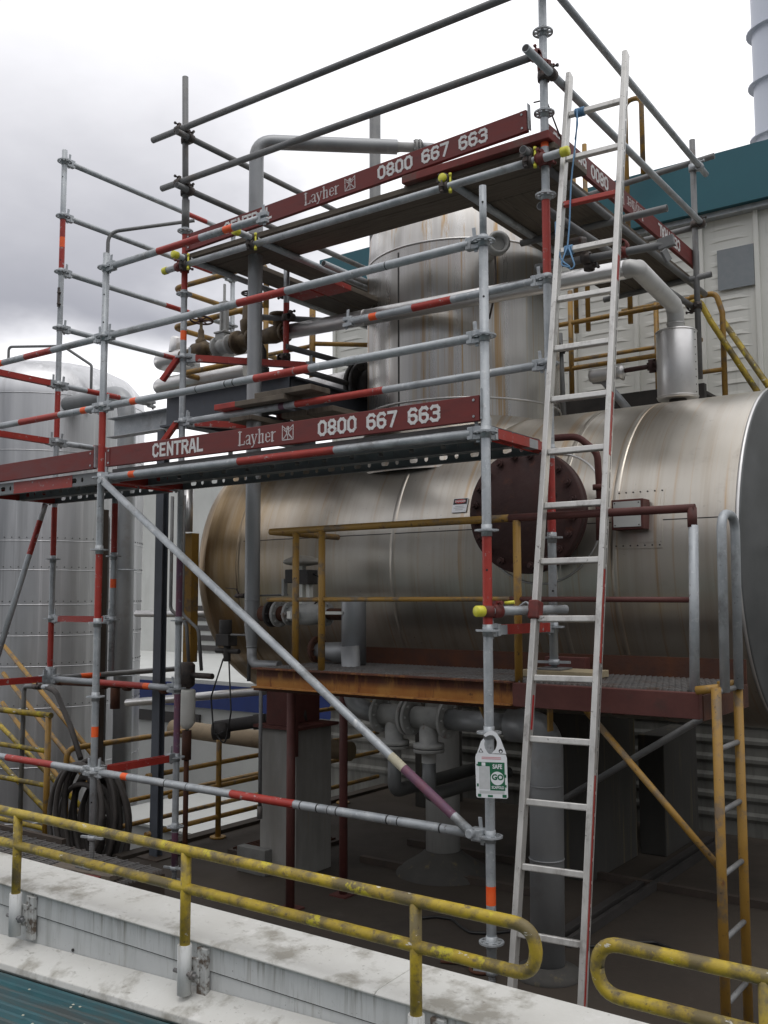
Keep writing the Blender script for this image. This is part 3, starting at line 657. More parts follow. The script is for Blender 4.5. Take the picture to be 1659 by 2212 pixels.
handwheel((-3.70,1.5,zc+.275), (0,.12,1), .10, vt)
b = MB(); b.lathe([(.05,-.10),(.085,-.09),(.085,-.065),(.05,-.06),(.065,-.03),(.07,0),(.065,.03),(.05,.06),(.085,.065),(.085,.09),(.05,.10)], (-3.42,1.5,zc), X3, 22)
b.box((-3.475,1.45,zc+.04), (-3.365,1.55,zc+.10)); b.box((-3.485,1.44,zc+.102), (-3.355,1.56,zc+.118)); b.box((-3.455,1.48,zc+.12), (-3.435,1.52,zc+.36)); b.box((-3.40,1.48,zc+.12), (-3.38,1.52,zc+.36)); b.box((-3.46,1.475,zc+.362), (-3.375,1.525,zc+.385)); b.cyl((-3.418,1.5,zc+.12), Z3, .012, .42, 10)
build(b, 'gate_valve', castg, vt, bevel=.003)
b = MB(); b.lathe([(.045,-.10),(.10,-.095),(.10,-.06),(.055,-.055),(.07,0),(.055,.06),(.09,.07),(.09,.10),(.045,.105)], (-3.17,1.5,zc), X3, 22); b.lathe([(.05,0),(.075,.06),(.08,.13),(.06,.15),(.055,.26),(.03,.28),(.02,.36)], (-3.12,1.5,zc+.03), Z3, 18); build(b, 'relief_valve', brass, vt)
handwheel((-3.12,1.5,zc+.40), (0,0,1), .065, vt, darkcl)
b = MB(); b.lathe([(.04,-.14),(.06,-.12),(.075,0),(.06,.12),(.04,.14)], (-2.83,1.5,zc), X3, 18); b.lathe([(.05,0),(.055,.10),(.085,.105),(.085,.135),(.0,.14)], (-2.78,1.5,zc+.03), Z3, 20); b.flange((-2.72,1.5,zc), X3, .08, .03, 8); build(b, 'strainer', brass, vt)
b = MB(); b.bent([(-3.02,1.5,zc),(-2.95,1.5,zc-.12),(-2.95,1.5,zc-.30)], .022, .05, 8); b.cyl((-2.95,1.5,zc-.34), Z3, .045, .08, 12); build(b, 'steam_trap', dark, vt)
hdr = thing('upper_handrail', (-4.0,2.0,4.0), 'old ochre three bar handrail with rounded corner behind the bronze valves', 'handrail')
for z in (5.085, 4.70):
    b = MB()
    b.bent([(-3.40,2.0,z-.42 if z > 5 else z),(-3.40,2.0,z)] [0 if z > 5 else 1:] + [(-4.64,2.0,z),(-4.64,3.6,z)], .026, .11, 12); build(b, 'rail', ochre, hdr)
b = MB(); b.bent([(-3.40,2.0,4.22),(-4.50,2.0,4.22),(-4.50,3.6,4.22)], .026, .1, 12); build(b, 'rail', ochre, hdr)
for x, y in ((-4.55,2.06),(-3.40,2.0),(-4.64,3.2)):
    b = MB(); b.tube((x,y,3.75), (x,y,5.07 if x < -3.5 else 4.7), .024, 10); build(b, 'post', ochre, hdr)
h2 = thing('rear_handrail', (-3.2,2.6,3.9), 'ochre handrail posts and sloping rail left of the tower behind the lagged line', 'handrail')
for x in (-3.38,-2.62):
    b = MB(); b.tube((x,2.62,3.85), (x,2.62,4.92), .03, 10); build(b, 'post', ochre, h2)
b = MB(); b.tube((-3.40,2.6,4.47), (-2.5,3.3,4.45), .022, 10); b.tube((-4.2,2.62,4.45),(-3.38,2.62,4.45), .02, 10); build(b, 'rail', ochre, h2)
rk = thing('pipe_rack', (-3.2,1.3,3.4), 'blue grey steel beam frame carrying the valves at left of the tower', 'steel frame')
b = MB()
def ibeam(mb, a, bb, h, w, mat=0):
    a = V(a); bb = V(bb); z = V((0,0,1))
    mb.bar(a-z*(h/2-.008), bb-z*(h/2-.008), w, .016, mat=mat); mb.bar(a+z*(h/2-.008), bb+z*(h/2-.008), w, .016, mat=mat); mb.bar(a, bb, .012, h-.034, mat=mat)
ibeam(b, (-3.72,1.15,3.62), (-2.36,1.15,3.62), .28, .15); build(b, 'front_beam', blues, rk)
b = MB(); ibeam(b, (-2.42,1.23,3.63), (-2.42,3.0,3.63), .24, .13); build(b, 'side_beam', blues, rk)
b = MB(); ibeam(b, (-3.66,1.24,3.63), (-3.66,3.0,3.63), .24, .13); build(b, 'side_beam', blues, rk)
b = MB(); b.bar((-4.78,1.45,3.63), (-3.74,1.45,3.63), .012, .18); b.bar((-4.78,1.40,3.716), (-3.74,1.40,3.716), .085, .008); b.bar((-4.78,1.40,3.544), (-3.74,1.40,3.544), .085, .008); build(b, 'outrigger', galv, rk)
b = MB(); b.box((-3.60,1.26,3.765), (-2.50,2.9,3.78)); build(b, 'deck_plate', galv_old, rk)
b = MB(); b.box((-3.78,1.10,.012), (-3.69,1.108,3.46)); b.box((-3.78,1.152,.012), (-3.69,1.16,3.46)); b.box((-3.739,1.109,.012), (-3.731,1.151,3.46)); build(b, 'column', blues, rk)
b = MB(); b.box((-3.86+.02,1.02,0.001), (-3.60,1.28,.011)); build(b, 'base_plate', darkbrown, rk)
for k, (z, y, lab) in enumerate(((4.50,2.3,'upper silver lagged pipe end with rounded elbow behind the left posts'),(4.24,2.3,'lower silver lagged pipe end behind the left posts'))):
    t = thing('lagged_pipe', (-5.2,y,z), lab, 'pipe', 'lagged pipes at upper left')
    b = MB(); b.bent([(-5.18,y+.5,z+.05),(-5.20,y,z),(-3.9,y,z-.02)], .085, .11, 20, steps=9); build(b, 'pipe', stain_p, t)
    if k == 0:
        b = MB(); b.lathe([(.07,0),(.075,.14),(.05,.16),(.0,.16)], (-4.93,y,z+.06), V((.25,0,1)), 20); build(b, 'branch_cap', stain_p, t)
# ---- conduits and bits left of the drum
cd = thing('bent_conduit', (-4.7,1.2,0), 'thin grey conduit hooking over at its top above the left scaffold', 'conduit')
b = MB(); b.bent([(-4.62,1.2,-2.5),(-4.62,1.2,2.85),(-4.62,1.2,5.40),(-4.35,1.45,5.47),(-4.08,1.75,5.56)], .017, .12, 10); build(b, 'tube', galv_old, cd)
b = MB(); b.box((-4.70,1.22,-2.5), (-4.63,1.29,2.86)); build(b, 'angle_post', darkbrown, cd)
for k, x in enumerate((-3.60,-3.46)):
    b = MB(); b.bent([(x,1.12,2.9),(x,1.12,1.98-.04*k),(x+.19,1.12,1.86-.04*k),(x+.23,1.12,1.50)], .014, .06, 10); build(b, 'cable_conduit', galv_old, None, 'grey cable conduit with double bend %s the ochre post' % ('further left of' if k == 0 else 'just left of'), 'conduit')
b = MB(); b.box((-3.56,1.22,1.55), (-3.47,1.30,2.60)); op = build(b, 'stanchion', ochre, None, 'rust stained ochre stanchion at the left end of the drum', 'post', bevel=.004)
b = MB(); b.cyl((-3.50,1.20,2.61), Z3, .04, .35, 16); build(b, 'sleeve_pipe', stain_p, None, 'short bright metal sleeve above the ochre stanchion', 'pipe')
wp = thing('drain_pot', (-3.2,.95,0), 'pale drain pot on a thin rusty pipe beside the left inner standard', 'drain pot')
b = MB(); b.lathe([(.0,0),(.035,.02),(.062,.06),(.062,.30),(.05,.31),(.0,.31)], (-3.20,.95,1.06), Z3, 16); build(b, 'pot', siding, wp)
b = MB(); b.lathe([(.05,0),(.07,.02),(.07,.17),(.05,.19),(.0,.19)], (-3.22,.95,1.385), Z3, 12); b.cyl((-3.15,.95,1.48), X3, .022, .22, 10); build(b, 'valve', darkcl, wp)
b = MB(); b.tube((-3.20,.95,.0), (-3.20,.95,1.06), .020, 10); b.cyl((-3.20,.95,.84), Z3, .036, .22, 10); b.cyl((-3.20,.95,.02), Z3, .03, .1, 8); build(b, 'drain_pipe', rust, wp)
sv = thing('sample_valve', (-2.95,1.15,1.5), 'small dark solenoid valve with hanging cables under the left end of the drum', 'valve')
b = MB(); b.cyl((-3.0,1.15,1.78), Z3, .05, .12, 12); b.box((-3.06,1.1,1.70), (-2.92,1.2,1.79)); b.cyl((-2.98,1.15,1.58), Z3, .028, .14, 10); b.cyl((-3.1,1.15,1.66), X3, .02, .25, 8); build(b, 'body', dark, sv, bevel=.004)
b = MB(); b.bent([(-3.02,1.15,1.6),(-3.12,1.12,1.3),(-3.08,1.12,1.0),(-3.0,1.15,1.05)], .006, .1, 6); b.bent([(-2.96,1.15,1.6),(-2.90,1.12,1.2),(-2.96,1.12,.94),(-3.08,1.14,1.02)], .006, .1, 6); build(b, 'cable', tagk, sv)
b = MB(); b.tube((-3.15,1.2,1.06), (-2.55,1.6,1.16), .05, 12); b.cyl((-3.16,1.19,1.03), (1,.6,.1), .07, .12, 12); b.cyl((-2.9,1.37,1.10), (1,.6,.1), .06, .10, 12); build(b, 'burner_pipe', dark, None, 'dark horizontal pipe with motor hanging under the drum head', 'pipe')
b = MB(); b.tube((-4.95,1.0,1.34), (-3.25,1.0,1.37), .026, 10)
for x in (-4.9,-4.3,-4.0,-3.55): b.cyl((x,1.0,1.35), X3, .038, .06, 10)
b.cyl((-4.12,1.0,1.16), Z3, .04, .17, 10); build(b, 'rusty_pipe', rust, None, 'rusty threaded pipe line with tee crossing behind the left posts', 'pipe')
b = MB(); b.tube((-4.7,1.6,1.12), (-3.0,1.6,1.32), .035, 14); build(b, 'bright_pipe', stain_p, None, 'bright stainless pipe crossing low behind the dark steel column', 'pipe')
b = MB(); b.tube((-4.6,1.6,1.93), (-3.55,1.6,1.93), .03, 12); build(b, 'silver_pipe', stain_p, None, 'short silver pipe at eye height between the left posts and the column', 'pipe')
b = MB(); b.tube((-5.2,2.6,.75), (-2.9,2.6,.72), .085, 18); build(b, 'cream_pipe', creamp, None, 'thick beige lagged pipe running level behind the left inner standard', 'pipe')
b = MB(); b.bent([(-2.62,1.15,1.44),(-2.62,1.15,.52)], .014, .1, 8); b.cyl((-2.62,1.15,.44), Z3, .02, .09, 8); build(b, 'dip_tube', galv_old, None, 'thin grey tube with dark tip hanging left of the concrete pier', 'pipe')
# floor clutter under the drum
for y0, x0, x1 in ((1.95,-2.3,-.6),(2.6,-2.3,.8)):
    b = MB(); b.box((x0,y0,.001), (x1,y0+.05,.05)); b.box((x0,y0+.051,.001), (x1,y0+.10,.008)); build(b, 'floor_angle', darkbrown, None, 'steel angle laid on the floor %s the pipe column' % ('in front of' if y0 < 2 else 'behind'), 'steel angle')
b = MB(); b.box((-.30,1.2,.001), (-.24,4.2,.045)); b.box((-.18,1.2,.001), (-.15,4.2,.06)); build(b, 'drain_channel', dark, None, 'dark drain channel running back across the floor right of the ladder', 'drain')
b = MB(); b.bent([(-.65,.55,.012),(-.50,.62,.012),(-.42,.50,.012),(-.30,.58,.012),(-.27,.45,.012)], .010, .06, 8); b.obox((-.50,.60,.03), (1,.4,0), (-.4,1,0), Z3, .09, .03, .03); build(b, 'scrap_fitting', rust, None, 'bit of rusty scrap wire and fitting lying on the floor by the right front standard', 'scrap')
b = MB(); pts = [(-1.2+.11*i, 1.05+.12*math.sin(i*1.1)+.03*i, .012) for i in range(16)]; b.bent(pts, .009, .05, 6); build(b, 'floor_cable', tagk, None, 'black cable snaking over the floor under the platform', 'cable')
# left rail of the floor
lr = thing('floor_edge_handrail', (-3.80,2,0), 'brown ochre handrail along the floor edge behind the left standards', 'handrail')
for z, y0 in ((.96,1.85),(.64,-.3),(.44,1.3),(.18,-.3)):
    b = MB(); b.tube((-3.78,y0 if y0 > 0 else 1.06,z), (-3.78,4.2,z), .021, 10); build(b, 'rail', ochre, lr)
for y in (1.86,3.6):
    b = MB(); b.tube((-3.78,y,.0), (-3.78,y,.95), .024, 10); b.cyl((-3.78,y,.002), Z3, .07, .012, 12); build(b, 'post', ochre, lr)
lr2 = thing('cross_handrail', (-4.9,1.6,-.5), 'ochre handrail running back behind the hose coil towards the dark column', 'handrail')
b = MB(); b.bent([(-4.9,1.11,-.6),(-4.9,1.11,.75),(-4.9,3.6,.755)], .026, .09, 12); build(b, 'rail', ochre, lr2)
for z in (.19,-.03):
    b = MB(); b.tube((-4.9,1.12,z), (-4.9,3.6,z), .022, 10); build(b, 'rail', ochre, lr2)
ys = thing('yellow_gate_rail', (-5.3,1.0,-.5), 'yellow three bar rail with end post in front of the storage tank', 'handrail')
for z in (1.045,.735,.44,.07):
    b = MB(); b.tube((-7.2,1.0,z), (-4.985 if z > 1 else -5.0,1.0,z), .026 if z > 1 else .022, 12); build(b, 'rail', yellow, ys)
b = MB(); b.tube((-5.02,1.0,-.3), (-5.02,1.0,1.03), .028, 12); build(b, 'post', ochre, ys)
b = MB(); b.cyl((-5.02,1.0,-.12), Z3, .034, .15, 10); build(b, 'post_sleeve', galv_old, ys)
yt = thing('yellow_stair_rail', (-5.6,1.9,-1), 'yellow sloping stair rails going down to the right before the tank', 'handrail')
for o in (0,-.30,-.62):
    b = MB(); b.tube((-7.3,2.0,1.55+o), (-5.05,1.7,.42+o), .024, 10); build(b, 'rail', ochre, yt)
for o in (.0,-.35):
    b = MB(); b.tube((-7.6,1.5,1.30+o), (-5.0,1.4,.15+o), .024, 10); build(b, 'rail', yellow, yt)
# hose
hs = thing('hose_coil', (-4.55,.95,0), 'big coil of dark rubber hose hung on a reel behind the left front standard', 'hose')
random.seed(11)
b = MB()
for k in range(13):
    cx = -4.34+random.uniform(-.04,.05); cy = .80+.024*k; rz = .40+random.uniform(-.10,.06); rx = .31+random.uniform(-.08,.04); cz = .33+random.uniform(-.04,.03)-.012*k
    pts = [(cx+rx*math.cos(2*PI*i/40), cy+.035*math.sin(2*PI*i/40+k*1.7), cz+rz*math.sin(2*PI*i/40)*(1.12 if math.sin(2*PI*i/40) < 0 else 1)) for i in range(41)]
    b.sweep(pts, .022, 8, 0, False)
build(b, 'coil', rubber, hs)
b = MB(); b.cyl((-4.40,1.20,.45), -Y3, .2, .10, 24); b.bar((-4.40,1.22,.45), (-4.40,1.22,-.45), .10, .05, (0,1,0)); build(b, 'reel', darkbrown, hs)
hb = thing('hose_tap', (-5.3,.95,-.4), 'grey standpipe with lever tap feeding the rubber hose at left', 'tap')
b = MB(); b.bent([(-5.49,1.06,-.6),(-5.49,1.06,1.27),(-5.33,1.06,1.275)], .022, .05, 10); build(b, 'standpipe', galv_old, hb)
b = MB(); b.cyl((-5.34,1.06,1.275), X3, .026, .10, 10); b.bar((-5.36,1.05,1.345), (-5.26,1.05,1.34), .014, .008); b.tube((-5.28,1.05,1.34), (-5.28,1.05,1.29), .008, 8); b.cyl((-5.24,1.06,1.275), X3, .018, .06, 8); build(b, 'lever_tap', darkcl, hb)
b = MB(); b.cyl((-5.2,1.06,1.278), X3, .024, .09, 10); build(b, 'hose_clip', galv, hb)
b = MB(); b.bent([(-5.14,1.06,1.278),(-4.98,1.04,1.25),(-4.68,.98,.98),(-4.42,.90,.74)], .024, .2, 10); build(b, 'hose_tail', rubber, hb)

# ================================================================== FRONT PLATFORM
pf = thing('service_platform', (-.5,.75,1.5), 'rusty service platform with ochre handrails in front of the drum', 'platform')
PX0, PX1, PY0, PY1, PZ = -1.93, .93, .38, 1.14, 1.62
def channel(mb, a, b_, h, fl, face):
    """channel: web with two flanges pointing along face"""
    a = V(a); b_ = V(b_); f = V(face)
    mb.bar(a, b_, .008, h); 
    for s in (-1, 1): mb.bar(a+f*(fl/2+.0045)+Z3*s*(h/2-.004), b_+f*(fl/2+.0045)+Z3*s*(h/2-.004), fl, .008)
b = MB(); channel(b, (PX0,PY0,1.558), (-.06,PY0,1.558), .125, .05, (0,-1,0)); build(b, 'yellow_channel', rusty_y, pf)
b = MB(); b.bar((-.055,PY0-.01,1.553), (PX1,PY0-.01,1.553), .05, .122); build(b, 'brown_beam', brown, pf, bevel=.003)
b = MB(); b.bar((PX0-.004,PY0+.01,1.56), (PX0-.004,PY1,1.56), .008, .12); build(b, 'end_channel', rust, pf)
b = MB(); b.bar((PX1,PY0+.02,1.54), (PX1,PY1,1.54), .008, .12); build(b, 'end_channel', rust, pf)
b = MB(); b.bar((PX0-.05,PY0+.06,1.482), (-.07,PY0+.06,1.482), .08, .025); build(b, 'under_beam', rust, pf)
b = MB(); b.bar((PX0,PY1,1.63), (PX1,PY1,1.63), .008, .20); build(b, 'toe_plate', rust, pf)
b = MB()
x = PX0+.03
while x < PX1-.02: b.box((x,PY0+.012,1.597), (x+.004,PY1-.008,1.622)); x += .032
y = PY0+.04
while y < PY1: b.box((PX0+.01,y,1.6085), (PX1-.01,y+.005,1.6235)); y += .09
build(b, 'grating', gratem, pf)
for x in (-1.3,-.3,.5):
    b = MB(); b.bar((x,PY0+.03,1.53), (x,PY1-.01,1.53), .06, .10); build(b, 'joist', rust, pf)
RY = .42
b = MB(); b.bent([(-1.86,RY,2.495),(-.10,RY,2.495)], .021, .05, 14); build(b, 'top_rail', ochre, pf)
b = MB(); b.bent([(-.0985,RY,2.495),(.915,RY,2.492)], .021, .05, 14); b.tube((.90,RY,2.495),(.90,RY,2.40), .023, 14); build(b, 'rail_extension', brown, pf)
b = MB(); b.bent([(-1.86,RY,2.495),(-1.86,1.12,2.495)], .021, .05, 14); build(b, 'return_rail', ochre, pf)
b = MB(); b.tube((-1.88,RY,2.055), (-.10,RY,2.055), .014, 10); build(b, 'mid_rail', ochre, pf)
b = MB(); b.tube((-.0985,RY,2.055), (.88,RY,2.05), .014, 10); build(b, 'mid_rail', brown, pf)
for x in (-1.64,-1.425,-.055):
    b = MB(); b.tube((x,RY,1.60), (x,RY,2.48), .022, 14); build(b, 'post', ochre, pf)
b = MB(); b.tube((.885,RY,1.56), (.905,RY,2.41), .0235, 14); build(b, 'post', galv, pf)
b = MB(); b.bent([(1.035,.40,1.62),(1.045,.40,2.46),(1.045,.62,2.46),(1.035,.62,1.62)], .0225, .085, 14); build(b, 'grab_hoop', galv, pf)
b = MB(); b.tube((.30,.45,1.50), (1.02,.33,.82), .017, 10); build(b, 'yellow_brace', ochre, pf)
b = MB(); b.tube((.86,.95,1.50), (-.15,1.0,.86), .019, 10); build(b, 'grey_brace', galv_old, pf)
b = MB(); b.obox((-.35,.55,1.43), (.5,0,-1), (0,1,0), (1,0,.5), .30, .05, .012); b.obox((.06,.55,1.41), (0,0,1), (0,1,0), (1,0,0), .12, .05, .012); build(b, 'hanger_strap', ochre, pf)
for x, y in ((-1.98,.77),(-1.885,1.22)):
    b = MB(); b.tube((x,y,.0), (x,y,1.48), .03, 14); b.box((x-.07,y-.07,.001), (x+.07,y+.07,.012)); build(b, 'leg', brown, pf)
yl = thing('fixed_ladder', (1.02,.47,0), 'short yellow fixed ladder at the right end of the rusty platform', 'ladder')
for y in (.30,.64):
    b = MB(); b.tube((1.02,y,.0), (1.025,y,1.65), .0225, 14); build(b, 'stile', ochre if y > .5 else ochre, yl)
for z in (1.625,1.365,1.085,.805,.525,.245):
    b = MB(); b.tube((1.02,.32,z), (1.02,.62,z), .013, 10); build(b, 'rung', galv_old, yl)
for y in (.31,.64):
    b = MB(); b.tube((.93,y,1.63), (1.035,y,1.645), .02, 10); build(b, 'top_bracket', ochre, yl)
b = MB(); b.obox((-.075,1.06,1.66), X3, Y3, Z3, .26, .07, .11); build(b, 'red_block', brown, None, 'dull red timber block on the platform behind the ladder', 'block', bevel=.004)
b = MB(); b.obox((.05,.76,1.644), X3, Y3, Z3, .42, .24, .038); build(b, 'base_board', M('pale_timber', (.36,.30,.19),(.30,.25,.16),6,(1,12,1),rough=.8), None, 'pale timber board on the platform under the inner right standard', 'board', bevel=.003)

# ---- control valve on the platform
cv = thing('control_valve', (-1.95,.9,1.6), 'control valve with beige diaphragm head and grey elbow pipe on the platform', 'valve')
b = MB(); b.lathe([(.0,0),(.05,0),(.12,.012),(.135,.022),(.135,.032),(.12,.045),(.06,.07),(.0,.075)], (-2.02,.92,2.29), Z3, 36); build(b, 'diaphragm_head', plast, cv)
b = MB(); b.box((-2.03,.90,2.02), (-2.00,.94,2.29)); b.box((-1.965,.90,2.02), (-1.935,.94,2.20)); build(b, 'yoke', siding, cv)
b = MB(); b.box((-2.12,.85,2.17), (-2.05,.95,2.265)); b.box((-1.98,.84,2.16), (-1.90,.95,2.26)); build(b, 'positioner', dark, cv, bevel=.005)
b = MB(); b.box((-2.17,.87,2.08), (-2.145,.91,2.20)); build(b, 'filter_regulator', castg, cv, bevel=.004)
b = MB(); b.bent([(-1.92,.9,2.24),(-1.82,.9,2.2),(-1.84,.9,2.06),(-1.92,.9,2.0)], .006, .06, 6); build(b, 'air_hose', tagk, cv)
b = MB(); b.lathe([(.03,-.20),(.055,-.16),(.075,-.06),(.08,0),(.075,.06),(.055,.16),(.03,.2)], (-1.96,.92,1.955), X3, 22); b.cyl((-1.96,.92,1.99), Z3, .045, .06, 16); build(b, 'body', castg, cv)
for x, m in ((-2.30,dark),(-2.23,castg),(-2.13,castg),(-1.80,castg)):
    b = MB(); b.flange((x,.92,1.955), X3, .095 if x < -2.2 else .082, .022, 8); build(b, 'flange', m, cv)
b = MB(); b.tube((-2.40,.92,1.955), (-2.12,.92,1.955), .055, 18); build(b, 'pipe', rust, cv)
b = MB(); b.tube((-1.80,.92,1.955), (-1.56,.92,1.955), .04, 16); build(b, 'pipe', rust, cv)
b = MB(); b.bar((-1.78,.84,1.965), (-1.58,.82,1.965), .02, .02); b.bar((-2.02,.78,1.95), (-1.99,.84,1.95), .06, .05); build(b, 'lever', siding, cv)
b = MB(); b.lathe([(.0,1.627),(.083,1.627),(.083,2.055),(.078,2.07),(.0,2.075)], (-1.545,.9,0), Z3, 28); build(b, 'upright_pipe', duct, cv)
b = MB(); b.sweep([(-1.56,.9,1.70),(-1.68,.9,1.70),(-1.76,.9,1.705),(-1.90,.9,1.705)], [.07,.07,.06,.06], 22); build(b, 'branch_pipe', duct, cv)
b = MB(); b.flange((-1.86,.9,1.715), X3, .09, .03, 8); build(b, 'flange', rust, cv)

# ================================================================== UNDER THE DRUM
mf = thing('valve_manifold', (-.7,.78,.9), 'grey flanged valve manifold hanging in the dark under the platform', 'valve')
my, mzz = .80, 1.33
b = MB(); b.bent([(-1.50,my,1.75),(-1.47,my,1.36),(-1.28,my,mzz)], .062, .12, 18); build(b, 'inlet_elbow', duct, mf)
for x in (-1.25,-1.045,-1.01,-.75):
    b = MB(); b.flange((x,my,mzz), X3, .115, .022, 8, 30); build(b, 'flange', castg, mf)
for x in (-1.145,-.885):
    b = MB(); b.tube((x-.10,my,mzz), (x+.12,my,mzz), .066, 20); b.lathe([(.05,0),(.06,.05),(.058,.12),(.095,.125),(.095,.15),(.05,.155)], (x,my,mzz-.03), -Z3, 22); b.lathe([(.095,.155),(.095,.175),(.045,.18),(.045,.24)], (x,my,mzz-.03), -Z3, 22); build(b, 'tee', castg, mf)
    b = MB(); b.bent([(x,my,1.12),(x,my,.86),(x-.12,2.0,.82)], .043, .07, 16); build(b, 'drop_pipe', drumend, mf)
b = MB(); b.cyl((-1.03,my,mzz+.06), Z3, .03, .11, 14); build(b, 'vent_stub', castg, mf)
b = MB(); b.tube((-.74,my,mzz), (-.30,my,mzz), .062, 20); build(b, 'header_pipe', duct, mf)
dp = thing('drop_leg', (-.08,.74,0), 'fat grey pipe leg dropping to a round base behind the ladder foot', 'pipe')
b = MB(); b.bent([(-.32,my,mzz),(-.085,.79,mzz),(-.085,.76,.0)], .095, .14, 28, steps=10); build(b, 'leg', duct, dp)
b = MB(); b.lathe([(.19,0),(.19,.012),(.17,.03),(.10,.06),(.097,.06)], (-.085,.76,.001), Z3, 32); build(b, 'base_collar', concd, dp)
b = MB(); b.torus((-.085,.77,.62), Z3, .096, .004, 28, 6); b.torus((-.085,.77,1.02), Z3, .096, .003, 28, 6); build(b, 'weld_ring', duct, dp)
pp = thing('column_pipe', (-1.62,2.1,0), 'thick pipe column on a flared concrete base deep under the drum', 'pipe')
b = MB(); b.tube((-1.62,2.10,.0), (-1.62,2.10,1.35), .13, 28); build(b, 'pipe', creamg, pp)
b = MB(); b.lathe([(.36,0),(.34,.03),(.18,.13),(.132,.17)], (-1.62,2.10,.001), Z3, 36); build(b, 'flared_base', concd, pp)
pr_ = thing('saddle_pier', (-2.55,1.9,0), 'pale concrete pier with dark red steel saddle at the left end of the drum', 'pier')
b = MB(); b.box((-2.76,1.30,.0), (-2.40,1.72,1.08)); build(b, 'pier', conc, pr_, bevel=.008)
b = MB(); b.box((-2.80,1.26,1.083), (-2.36,1.76,1.105)); b.box((-2.70,1.30,1.108), (-2.46,1.32,1.53)); b.box((-2.62,1.323,1.108), (-2.54,1.74,1.40)); b.box((-2.39,1.22,.9),(-2.35,1.27,1.42)); build(b, 'saddle', brown, pr_)
b = MB(); b.box((-2.92,1.22,.0), (-2.63,1.297,.19)); build(b, 'kerb_block', M('weathered_timber_block',(.13,.13,.12),(.19,.19,.18),7,U,rough=.9,bump=.4), pr_, bevel=.006)
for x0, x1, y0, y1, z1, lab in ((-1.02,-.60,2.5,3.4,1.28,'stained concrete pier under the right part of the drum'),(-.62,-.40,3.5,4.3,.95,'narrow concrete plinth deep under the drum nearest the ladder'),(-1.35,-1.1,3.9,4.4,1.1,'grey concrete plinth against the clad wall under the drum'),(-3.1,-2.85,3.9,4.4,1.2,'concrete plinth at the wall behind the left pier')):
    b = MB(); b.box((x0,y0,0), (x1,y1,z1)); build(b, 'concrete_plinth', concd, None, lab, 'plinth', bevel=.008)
b = MB(); b.box((-.95,2.55,1.283), (-.67,3.3,1.33)); build(b, 'bearing_plate', brown, None, 'dark red bearing plate on the stained concrete pier', 'plate')
gp = thing('floor_drain', (-3.2,1.7,0), 'rusty grating drain cover in the floor behind the dark column', 'drain')
b = MB(); b.box((-3.35,1.55,.001), (-2.80,2.35,.03)); build(b, 'frame', darkbrown, gp)
b = MB()
for i in range(14): b.box((-3.32+i*.036,1.58,.031), (-3.31+i*.036,2.32,.045))
build(b, 'bars', rust, gp)

# ================================================================== SCAFFOLD
sc = thing('scaffold', (-1.5,.35,0), 'tube scaffold with red painted bands and rosette joints wrapped around the tower and drum', 'scaffold')
GM = [galv, red, orange, purple, galv_old, tagk]
def ring_disc(c, parent):
    """rosette: hub, eight spokes and rim"""
    m = MB(); c = V(c)
    prof = [(.0245,-.0045),(.036,-.0045),(.036,.0045),(.0245,.0045)]
    m.lathe(prof+[prof[0]], c, Z3, 20, flat=True)
    prof = [(.052,-.0045),(.0615,-.0045),(.0615,.0045),(.052,.0045)]
    m.lathe(prof+[prof[0]], c, Z3, 28, flat=True)
    for k in range(8):
        a = 2*PI*(k+.5)/8; d = V((math.cos(a), math.sin(a), 0)); m.bar(c+d*.034, c+d*.054, .011 if k % 2 else .018, .0088)
    return build(m, 'rosette', galv, parent)
def standard(x, y, z0, z1, bands=(), ros=(), spigot=None, jack=None, base=0):
    m = MB()
    m.ptube((x,y,z0), (x,y,z1), TR, [(a-z0, b_-z0, mm) for a, b_, mm in bands], 18, base)
    if spigot: m.tube((x,y,z1), (x,y,spigot), .019, 14)
    for q in ros: m.cyl((x,y,q-.03), Z3, .0275, .06, 16)
    s = build(m, 'standard', GM, sc)
    for q in ros: ring_disc((x,y,q), s)
    if jack:
        m = MB(); jz = jack
        prof = [(.0,z0+.02)]; zq = jz+.012
        m.tube((x,y,jz+.01), (x,y,z0+.01), .0165, 12)
        while zq < z0: m.torus((x,y,zq), Z3, .0165, .0025, 14, 5); zq += .011
        m.box((x-.075,y-.075,jz), (x+.075,y+.075,jz+.008))
        build(m, 'base_jack', galv_old, s)
        m = MB(); m.cyl((x,y,z0-.03), Z3, .03, .03, 12); m.bar((x-.09,y-.02,z0-.015), (x+.09,y+.02,z0-.015), .018, .014); build(m, 'jack_nut', galv, s)
    return s
def holes(s, x, y, zs):
    m = MB()
    for z in zs: 
        d = V((.45,-.89,0)); m.cyl(V((x,y,z))+d*.0225, d, .006, .0021, 8)
    build(m, 'pin_hole', tagk, s)
rr = lambda *n: [lv(k) for k in n]
s1 = standard(0, 0, .28, 3.92, [(1.93,2.37,1),(.575,.665,2)], rr(2,1,0,-1,-2,-3,-4,-5), 4.195, .002); holes(s1, 0, 0, (3.6,4.1,2.2,1.2))
s2 = standard(-3.07, 0, .48, 4.505, [(2.94,3.36,1),(1.92,2.38,1),(1.13,1.20,2)], rr(3,2,1,0,-1,-2,-3,-4), None, .275); holes(s2, -3.07, 0, (4.2,4.0,.7))
s3 = standard(-3.07, .732, .12, 4.95, [(4.43,4.9,1),(4.035,4.11,2),(1.9,2.42,3),(.88,1.36,3),(.12,.36,3)], rr(4,3,2,1,-2,-3,-4,-5), None, .002)
m = MB(); m.tube((-3.07,.732,4.95), (-3.10,.732,6.16), TR, 16); m.cyl((-3.07,.732,4.93), Z3, .030, .22, 14); build(m, 'guardrail_post', galv_old, sc)
